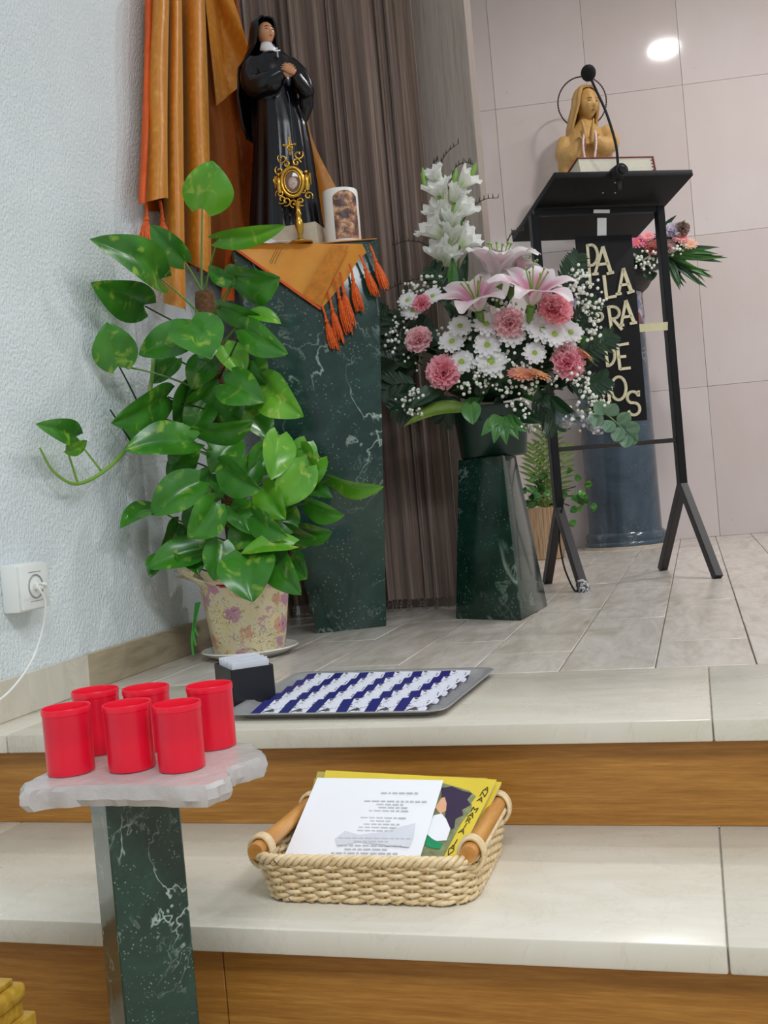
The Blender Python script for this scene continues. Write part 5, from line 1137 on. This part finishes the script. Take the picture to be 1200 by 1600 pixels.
def ray_flower(par, c, dirn, r, n, col_in, col_out, cen, nm, cup=.12, layers=2, cr=.22, seed=0, wk=1.):
    x, y, z = fl_frame(dirn); mb = MB(); rr = random.Random(seed)
    for l in range(layers):
        for k in range(n):
            a = 2*math.pi*(k+.5*l)/n+rr.uniform(-.06, .06); rd = x*math.cos(a)+y*math.sin(a); sd = z.cross(rd); Lr = r*(1-.14*l)*rr.uniform(.9, 1.05); W = 2*math.pi*r/n*.40*wk; cz = cup+.22*l+rr.uniform(-.08, .08)
            fn = lambda u, v: c + rd*(Lr*(.1+.9*v)) + z*(r*(cz*v*(1.5-v)+.03*l)) + sd*((u-.5)*2*W*(.25+.75*math.sin(math.pi*(v*.82+.1)))) - z*(.1*W*(1-abs((u-.5)*2)))
            mb.grid(fn, 2, 4, col=lambda u, v: tuple(lerp(a_, b_, v) for a_, b_ in zip(col_in, col_out)))
    o = mb.build(nm, 'petal', par, ang=80); mb = MB(); mb.ball(c+z*r*.05, r*cr, 12, 8, (1, 1, .55), frame(Vector(), x, y, z)); mb.build('centre', cen, o); return o
def carnation(par, c, dirn, r, ca_, cb_, seed=0, nm='carnation'):
    x, y, z = fl_frame(dirn); mb = MB(); rr = random.Random(seed)
    for l, (n, tilt, k_) in enumerate(((11, 8, 1.), (11, 28, .98), (10, 48, .9), (8, 66, .8), (6, 80, .7))):
        for k in range(n):
            a = 2*math.pi*(k+.5*l)/n+rr.uniform(-.15, .15); t = R(tilt+rr.uniform(-9, 9)); rd = (x*math.cos(a)+y*math.sin(a))*math.cos(t)+z*math.sin(t); sd = z.cross(x*math.cos(a)+y*math.sin(a)); nn = rd.cross(sd); L = r*k_*rr.uniform(.88, 1.05); W = r*.46; ph = rr.uniform(0, 6)
            fn = lambda u, v: c - z*r*.25 + rd*(L*v*(1+.05*math.sin(u*22+ph)*v)) + sd*((u-.5)*2*W*(.15+.85*v)) + nn*(.10*r*v*v*math.sin(u*13+ph)+.04*r*v*math.sin(u*29))
            sh = rr.uniform(0, 1)
            mb.grid(fn, 6, 3, col=lambda u, v: tuple(lerp(a_, b_, min(1, .25+.6*v*sh+.25*(v > .9))) for a_, b_ in zip(ca_, cb_)))
    o = mb.build(nm, 'petal', par, ang=80); mb = MB(); mb.tube([c-z*r*1.1, c-z*r*.5, c-z*r*.2], [r*.12, r*.22, r*.3], 8); mb.build('calyx', 'stem_dark', o); return o
def gyp(par, pts, n, rad, Yc, seed, nm='gypsophila', br=.0042, dY=.05):
    rr = random.Random(seed); mb = MB(); st = MB()
    for (px, py) in pts:
        o = P(px, py, Yc)
        for k in range(n):
            q = P(px+rr.gauss(0, rad), py+rr.gauss(0, rad*.8), Yc+rr.uniform(-dY, dY)); mb.ball(q, br*rr.uniform(.75, 1.25), 7, 5)
            if k % 2: st.tube([lerp(o, q, .0)-Vector((0, 0, .02)), lerp(o, q, .6), q], .0006, 3)
    a = mb.build(nm, 'bud_white', par, label='tiny white filler blossoms'); a['kind'] = 'stuff'
    b = st.build('gypsophila_twigs', 'stem_dark', par); b['kind'] = 'stuff'; return a
def frond(par, pts, n, ll, mt, nm='fern_frond', wid=.006, seed=0, w0=.4):
    rr = random.Random(seed); c = catmull(pts, 6); mb = MB(); mb.tube(c, [.0022, .0016, .0008], 5); N = len(c)
    for k in range(n):
        t = (k+1)/(n+1); i = min(int(t*(N-1)), N-2); p = lerp(c[i], c[i+1], t*(N-1)-i); tg = (c[i+1]-c[i]).normalized(); vd = (CAM-p).normalized()
        for s in (-1, 1):
            sd = tg.cross(vd).normalized()*s; L = ll*(w0+(1-w0)*math.sin(math.pi*min(1, t*.9+.1)))*rr.uniform(.85, 1.1); d = (sd*.8+tg*.65+vd*rr.uniform(-.3, .3)).normalized(); ww = d.cross(vd).normalized()
            fn = lambda u, v: p + d*L*v + ww*((u-.5)*2*wid*math.sin(math.pi*(.12+.86*v))) - Vector((0, 0, .12*L*v*v)) + vd*(.3*wid*abs(u-.5))
            mb.grid(fn, 2, 4)
    return mb.build(nm, mt, par, ang=80)
def blade(par, a, b, W, mt, roll=0, nm='leaf', droop=.1, shape='lance', cup=.2): return make_leaf(a, b, W, R(roll), cup, droop, par, mt, nm, shape, .02, 1)
# ================================================================== the big arrangement on the pyramid pedestal
AY = P2C.y
ar = thing('flower_arrangement', 'large arrangement of pink lilies, carnations and daisies on the short pedestal', 'flowers', P2C+Vector((0, 0, .001)))
def fp(px, py, d=0): return P(px, py, AY+d)
kf = depth(P2C)/FPX
T = Matrix.Translation(P2C+Vector((0, 0, .001)))
zr = fp(772, 640).z-P2C.z
m = MB()
def sq(h, z): return [P2C+SX*.018+Vector((0, 0, .001+z))+SX*(h*1.12*x)+SY*(h*y) for x, y in [(math.copysign(abs(math.cos(a))**.6, math.cos(a)), math.copysign(abs(math.sin(a))**.6, math.sin(a))) for a in [2*math.pi*i/40 for i in range(40)]]]
m.rings([sq(.072, 0), sq(.076, .004), sq(.086, zr), sq(.09, zr+.004), sq(.088, zr+.008), sq(.08, zr+.004)]); m.build('pot', 'plastic_pot', ar, ang=50)
m = MB(); hc_ = fp(775, 590); m.ball(fp(775, 565), .085, 20, 14, (2.0, .9, 1.25)); mm = m.build('foliage_core', 'fern', ar)
AC = fp(775, 600, 0)
def outd(p, k=.35): return ((p-AC)*4 - CF*k*2 + Vector((0, 0, .25))).normalized()
lily(ar, fp(750, 492, -.16), D(-.28, .8, .5), 88*kf, 1., 1, opn=.9); lily(ar, fp(829, 484, -.17), D(.08, .85, .5), 94*kf, 1., 2, opn=.88); lily(ar, fp(778, 450, -.1), D(.0, .92, .3), 104*kf, .3, 3, opn=.72)
lily(ar, fp(800, 455, -.02), D(.4, .85, .1), 92*kf, .4, 5, opn=.75)
for k, (x, y, r) in enumerate(((760, 507, 20), (800, 523, 21), (832, 506, 19), (846, 515, 22), (866, 523, 20), (891, 520, 20), (835, 552, 18), (761, 540, 21), (767, 566, 24), (721, 566, 20), (706, 534, 20), (719, 510, 18), (645, 486, 17), (637, 470, 16), (676, 463, 16), (880, 545, 16))):
    p = fp(x, y, -.15 if 690 < x < 880 else -.10); ray_flower(ar, p, (outd(p)+D(0, .25, .8)*.9), r*1.08*kf, 12, WH, srgb(250, 250, 250), 'daisy_centre', 'daisy', seed=k)
c1, c2, c3 = srgb(252, 156, 174), srgb(255, 200, 210), srgb(255, 220, 223)
for k, (x, y, r, a, b) in enumerate(((659, 473, 16, c1, c2), (653, 529, 22, c2, c3), (692, 580, 27, c1, c2), (797, 502, 24, c2, c3), (868, 482, 26, srgb(250, 156, 164), c2), (889, 565, 26, c1, c2), (884, 542, 18, c3, srgb(250, 222, 222)))):
    p = fp(x, y, -.16 if 690 < x < 880 else -.11); carnation(ar, p, outd(p)+D(0, .2, .7)*.6, r*kf, a, b, k)
for k, (x, y, r, dd) in enumerate(((814, 586, 22, D(.05, .75, .5)), (843, 587, 20, D(.35, .8, .35)), (914, 555, 16, D(.6, .7, .3)))):
    ray_flower(ar, fp(x, y, -.17 if x < 880 else -.1), dd, r*kf, 18, srgb(236, 168, 120), srgb(244, 196, 152) if k != 0 else srgb(240, 172, 158), 'peach_centre', 'gerbera', .1, 2, .25, k)
# gladiolus spikes
for k, (a, b) in enumerate((((703, 470), (684, 262)), ((712, 470), (728, 262)))):
    m = MB(); m.tube(catmull([fp(*a, -.03), fp((a[0]+b[0])/2, (a[1]+b[1])/2, -.04), fp(*b, -.04)], 6), [.004, .003, .002], 8); m.build('gladiolus_stem', 'stem', ar)
def floret(c, dirn, r, seed):
    x, y, z = fl_frame(dirn); fo = MB(); rr = random.Random(seed)
    for k in range(6):
        a = math.pi/3*k+rr.uniform(-.1, .1); rd = x*math.cos(a)+y*math.sin(a); sd = z.cross(rd); W = r*.55; op = rr.uniform(.35, .75)
        fn = lambda u, v: c - z*r*.5 + z*(r*(1.5*v-.3*v*v*v)) + rd*(r*(.08+.2*v+op*v*v)) + sd*((u-.5)*2*W*(.2+.8*math.sin(math.pi*(.1+.62*v)))) + z*(.16*r*math.sin(u*9+k+seed)*v*v)
        fo.grid(fn, 6, 6, col=lambda u, v: tuple(lerp(a_, b_, smooth(v*2)) for a_, b_ in zip(srgb(222, 232, 196), srgb(248, 249, 246))))
    return fo.build('gladiolus_floret', 'petal', ar, ang=80)
for k, (x, y, r, dx) in enumerate(((682, 276, 17, -.3), (688, 300, 22, -.2), (727, 282, 19, .4), (690, 332, 25, -.35), (722, 327, 23, .45), (680, 360, 23, -.5), (704, 366, 25, .1), (690, 394, 24, -.35), (729, 376, 22, .5), (702, 404, 22, .1), (708, 345, 22, 0), (712, 305, 18, .2))):
    floret(fp(x, y, -.05-.012*(k % 3)), D(dx*1.9, .75, .45), r*1.12*kf, k)
for x, y, x2, y2 in ((664, 292, 660, 262), (737, 275, 744, 254), (709, 290, 713, 262), (690, 312, 676, 300), (708, 330, 712, 312)):
    m = MB(); m.tube([fp(x, y, -.06), lerp(fp(x, y, -.06), fp(x2, y2, -.06), .5), fp(x2, y2, -.06)], [.006, .0075, .002], 8); m.build('gladiolus_bud', 'vine', ar)
blade(ar, fp(705, 470, -.05), fp(706, 400, -.06), .03, 'fern_light', 20); blade(ar, fp(720, 470, -.04), fp(732, 395, -.03), .03, 'fern', -20)
# dried curly sprigs
for k, pts in enumerate((((692, 300), (688, 262), (697, 240), (716, 224)), ((700, 296), (712, 262), (728, 254), (738, 257)), ((722, 348), (736, 326), (756, 312), (778, 309)), ((680, 390), (655, 378), (632, 377), (614, 384)), ((680, 446), (655, 436), (625, 444), (604, 454)), ((790, 398), (795, 372), (806, 362), (818, 360)), ((690, 296), (678, 270), (678, 255), (684, 250)), ((660, 560), (630, 555), (612, 565), (616, 580)))):
    c = catmull([fp(x, y, -.02) for x, y in pts], 6); m = MB(); m.tube(c, [.0016, .0014, .0008], 5)
    rr = random.Random(k)
    for q in c[4::2]: m.tube([q, q+Vector((rr.uniform(-.006, .006), rr.uniform(-.006, .006), .012))], [.0018, .0006], 4)
    m.build('dried_sprig', 'dried_sprig', ar)
# gypsophila
gyp(ar, ((640, 455), (655, 445), (672, 440), (690, 440), (628, 480), (622, 505)), 14, 9, AY-.05, 1); gyp(ar, ((640, 625), (648, 612), (637, 640), (650, 645)), 14, 6, AY-.12, 2)
gyp(ar, ((745, 590), (760, 600), (740, 575), (755, 575), (772, 595), (725, 600), (790, 560)), 11, 10, AY-.15, 3); gyp(ar, ((790, 610), (810, 625), (820, 645), (808, 640), (826, 665), (835, 600)), 11, 9, AY-.14, 4)
gyp(ar, ((905, 430), (915, 445), (925, 470), (930, 500), (918, 480), (908, 460), (925, 520), (895, 445)), 15, 9, AY-.08, 5); gyp(ar, ((915, 620), (900, 650), (920, 660), (935, 630), (905, 600), (930, 645)), 15, 9, AY-.12, 6)
gyp(ar, ((780, 470), (800, 480), (845, 490), (820, 570), (860, 590), (905, 585), (735, 520)), 10, 11, AY-.1, 7); gyp(ar, ((610, 530), (625, 520), (690, 520), (640, 560)), 9, 10, AY-.08, 8)
# greenery
for k, pts in enumerate((((660, 570), (620, 545), (580, 525), (548, 508)), ((655, 580), (610, 562), (575, 548)), ((660, 560), (622, 525), (598, 500), (585, 480)), ((650, 600), (620, 600), (598, 612)), ((680, 610), (640, 630), (612, 640)))):
    frond(ar, [fp(x, y, .0-.02*k) for x, y in pts], 15, .055, 'fern', wid=.006, seed=k)
for k, pts in enumerate((((860, 540), (900, 500), (935, 470)), ((870, 560), (925, 545), (960, 520)), ((880, 600), (925, 600), (950, 590)), ((860, 480), (890, 430), (905, 395)), ((700, 480), (690, 440), (672, 415)), ((720, 620), (700, 640), (690, 660)), ((830, 620), (860, 650), (870, 672)), ((690, 540), (665, 520), (650, 500)), ((640, 500), (618, 500), (600, 520)))):
    frond(ar, [fp(x, y, -.04) for x, y in pts], 14, .05, 'fern', wid=.005, seed=20+k)
blade(ar, fp(745, 640, -.1), fp(632, 672, -.14), .055, 'palm', 50, droop=.18); blade(ar, fp(735, 632, -.15), fp(739, 664, -.17), .05, 'fern_light', 0, droop=.1, shape='heart'); blade(ar, fp(720, 630, -.1), fp(606, 645, -.1), .05, 'fern', 45, droop=.12)
blade(ar, fp(700, 600, -.12), fp(640, 640, -.15), .05, 'fern', 30); blade(ar, fp(800, 630, -.12), fp(850, 660, -.16), .05, 'fern', 30); blade(ar, fp(860, 620, -.1), fp(915, 660, -.13), .05, 'fern', 35)
for k, (x, y) in enumerate(((752, 682), (772, 694), (792, 696), (812, 688), (826, 676), (762, 668), (805, 670))):
    blade(ar, fp(786+(x-786)*.2, 650, -.16), fp(x, y, -.18), .03, 'fern_light', 10, droop=.15)
rr = random.Random(9)
for k in range(120):                       # dark leaves filling between the blooms
    a = rr.uniform(0, 2*math.pi); q = rr.uniform(.35, 1); x = 775+130*q*math.cos(a); y = 560+88*q*math.sin(a); b = fp(x, y, rr.uniform(-.09, .0)); t = fp(775+165*q*math.cos(a)+rr.uniform(-15, 15), 560+112*q*math.sin(a)+rr.uniform(-12, 12), rr.uniform(-.1, -.0))
    blade(ar, b, t, rr.uniform(.024, .045), 'fern' if k % 5 else 'fern_light', rr.uniform(-50, 50), droop=rr.uniform(-.05, .2))
for k in range(26):
    x, y = rr.uniform(650, 900), rr.uniform(480, 620); m = MB(); p = fp(x, y, rr.uniform(-.13, -.08)); m.tube([lerp(AC, p, .3), lerp(AC, p, .7)+Vector((0, 0, .005)), p], .0018, 5); m.build('flower_stem', 'stem_dark', ar)
m = MB(); eu = catmull([fp(900, 640, -.12), fp(940, 645, -.15), fp(965, 662, -.16), fp(985, 685, -.16)], 6); m.tube(eu, [.002, .0018, .0012], 6); m.build('eucalyptus_stem', 'stem', ar)
for x, y, x2, y2 in ((945, 648, 930, 628), (950, 650, 962, 630), (958, 658, 945, 675), (966, 662, 984, 645), (972, 668, 960, 690), (978, 672, 1000, 664), (984, 682, 996, 692), (982, 680, 976, 700), (935, 645, 930, 668)):
    blade(ar, fp(x, y, -.16), fp(x2, y2, -.17), .036, 'eucalyptus', 15, nm='eucalyptus_leaf', droop=.05, shape='round')
m = MB(); m.grid(lambda u, v: fp(868+75*u, 640+22*v+14*u+5*math.sin(9*u), -.15+.015*math.sin(11*u+5*v)), 14, 5, .0003); m.build('cellophane', 'cellophane', ar, ang=30)
# ================================================================== urn flowers on the column
uz = zk+.003; ub = Vector((CC.x+.07, CC.y-.05, uz))
ur = thing('urn_flowers', 'smaller pink and white flower pot on top of the blue marble column', 'flowers', ub)
UY = ub.y
def up_(px, py, d=0): return P(px, py, UY+d)
ku = depth(ub)/FPX
hu = up_(1000, 418).z-uz
m = MB(); m.lathe([(.085, 0), (.09, .004), (.1, hu), (.105, hu+.006), (.098, hu+.01)], 32, Matrix.Translation(ub)); m.build('pot', 'plastic_pot', ur)
m = MB(); m.ball(up_(1015, 400), .09, 16, 12, (1.1, .9, .8)); m.build('foliage_core', 'fern', ur)
for k, (x, y, r, a, b, t) in enumerate(((998, 378, 16, srgb(232, 96, 150), srgb(246, 150, 180), 0), (1021, 386, 15, srgb(214, 140, 130), srgb(232, 172, 164), 1), (1052, 360, 15, srgb(224, 214, 232), srgb(240, 236, 244), 1), (1063, 372, 13, srgb(236, 140, 150), srgb(246, 190, 190), 0), (1078, 382, 13, srgb(240, 196, 170), srgb(248, 216, 196), 0), (1045, 385, 13, srgb(222, 190, 190), srgb(238, 214, 210), 1), (1012, 370, 12, c1, c2, 0), (1066, 356, 12, srgb(150, 130, 120), srgb(176, 150, 140), 1))):
    p = up_(x, y, -.13); (ray_flower(ur, p, D(rr.uniform(-.4, .4), .6, .7), r*ku, 16, a, b, 'peach_centre', 'gerbera', seed=k) if t == 0 else carnation(ur, p, D(0, .5, .8), r*ku, a, b, 40+k))
gyp(ur, ((998, 398), (1010, 405), (1020, 400), (1000, 412), (1015, 418), (1030, 408), (1055, 392)), 9, 6, UY-.14, 60, br=.006)
for k, pts in enumerate((((1040, 395), (1080, 395), (1130, 400)), ((1040, 400), (1080, 408), (1112, 430)), ((1040, 400), (1070, 420), (1102, 444)), ((1040, 400), (1060, 430), (1070, 452)), ((1035, 365), (1050, 343), (1064, 342)), ((1040, 390), (1085, 385), (1118, 392)))):
    a, c = up_(*pts[0], -.08), up_(*pts[-1], -.12)
    for j in range(4):
        o = Vector((rr.uniform(-.02, .02), rr.uniform(-.04, .04), rr.uniform(-.03, .03))); blade(ur, a, c+o, .028, 'fern' if j % 2 else 'fern_light', rr.uniform(-40, 40), droop=rr.uniform(0, .2))
for k in range(22):
    a = rr.uniform(0, 6.28); x, y = 1020+38*math.cos(a), 402+22*math.sin(a); blade(ur, up_(x, y, -.08), up_(1020+62*math.cos(a), 402+38*math.sin(a), -.1), .05, 'fern' if k % 3 else 'fern_light', rr.uniform(-40, 40), droop=.1)
# ================================================================== small potted palm by the back wall
po = Vector((P(856, 873, 4.62).x, 4.62, 0)); kp = depth(po)/FPX
pp2 = thing('potted_palm', 'small palm and ivy in a striped wooden pot behind the lectern leg', 'plant', po)
m = MB(); m.lathe([(.07, 0), (.075, .004), (.082, .225), (.086, .23), (.078, .226)], 32, Matrix.Translation(po)); m.build('pot', 'striped_pot', pp2)
for k, pts in enumerate((((850, 800), (846, 730), (846, 650)), ((852, 800), (858, 720), (868, 655)), ((848, 800), (836, 740), (832, 690)), ((853, 800), (872, 750), (888, 690)))):
    frond(pp2, [P(x, y, 4.6) for x, y in pts], 13, .085, 'palm', 'palm_frond', .0065, 30+k)
rr = random.Random(4)
for k in range(46):
    s = k % 2; cx, cy = ((836, 765) if s == 0 else (897, 780)); x = rr.gauss(cx, 12); y = rr.gauss(cy, 20); b = P(x, y, 4.58+rr.uniform(-.05, .05)); a = rr.uniform(0, 6.28); t = P(x+11*math.cos(a), y+11*math.sin(a), 4.56)
    blade(pp2, b, t, .03, 'pothos' if s else 'fern_light', rr.uniform(-30, 30), nm='ivy_leaf', shape='round')
for x, y in ((834, 740), (842, 770), (900, 760), (890, 790), (905, 775)):
    m = MB(); m.tube([po+Vector((0, 0, .225)), lerp(po+Vector((0, 0, .23)), P(x, y, 4.58), .6)+Vector((0, 0, .02)), P(x, y, 4.58)], .003, 5); m.build('ivy_stem', 'stem_dark', pp2)
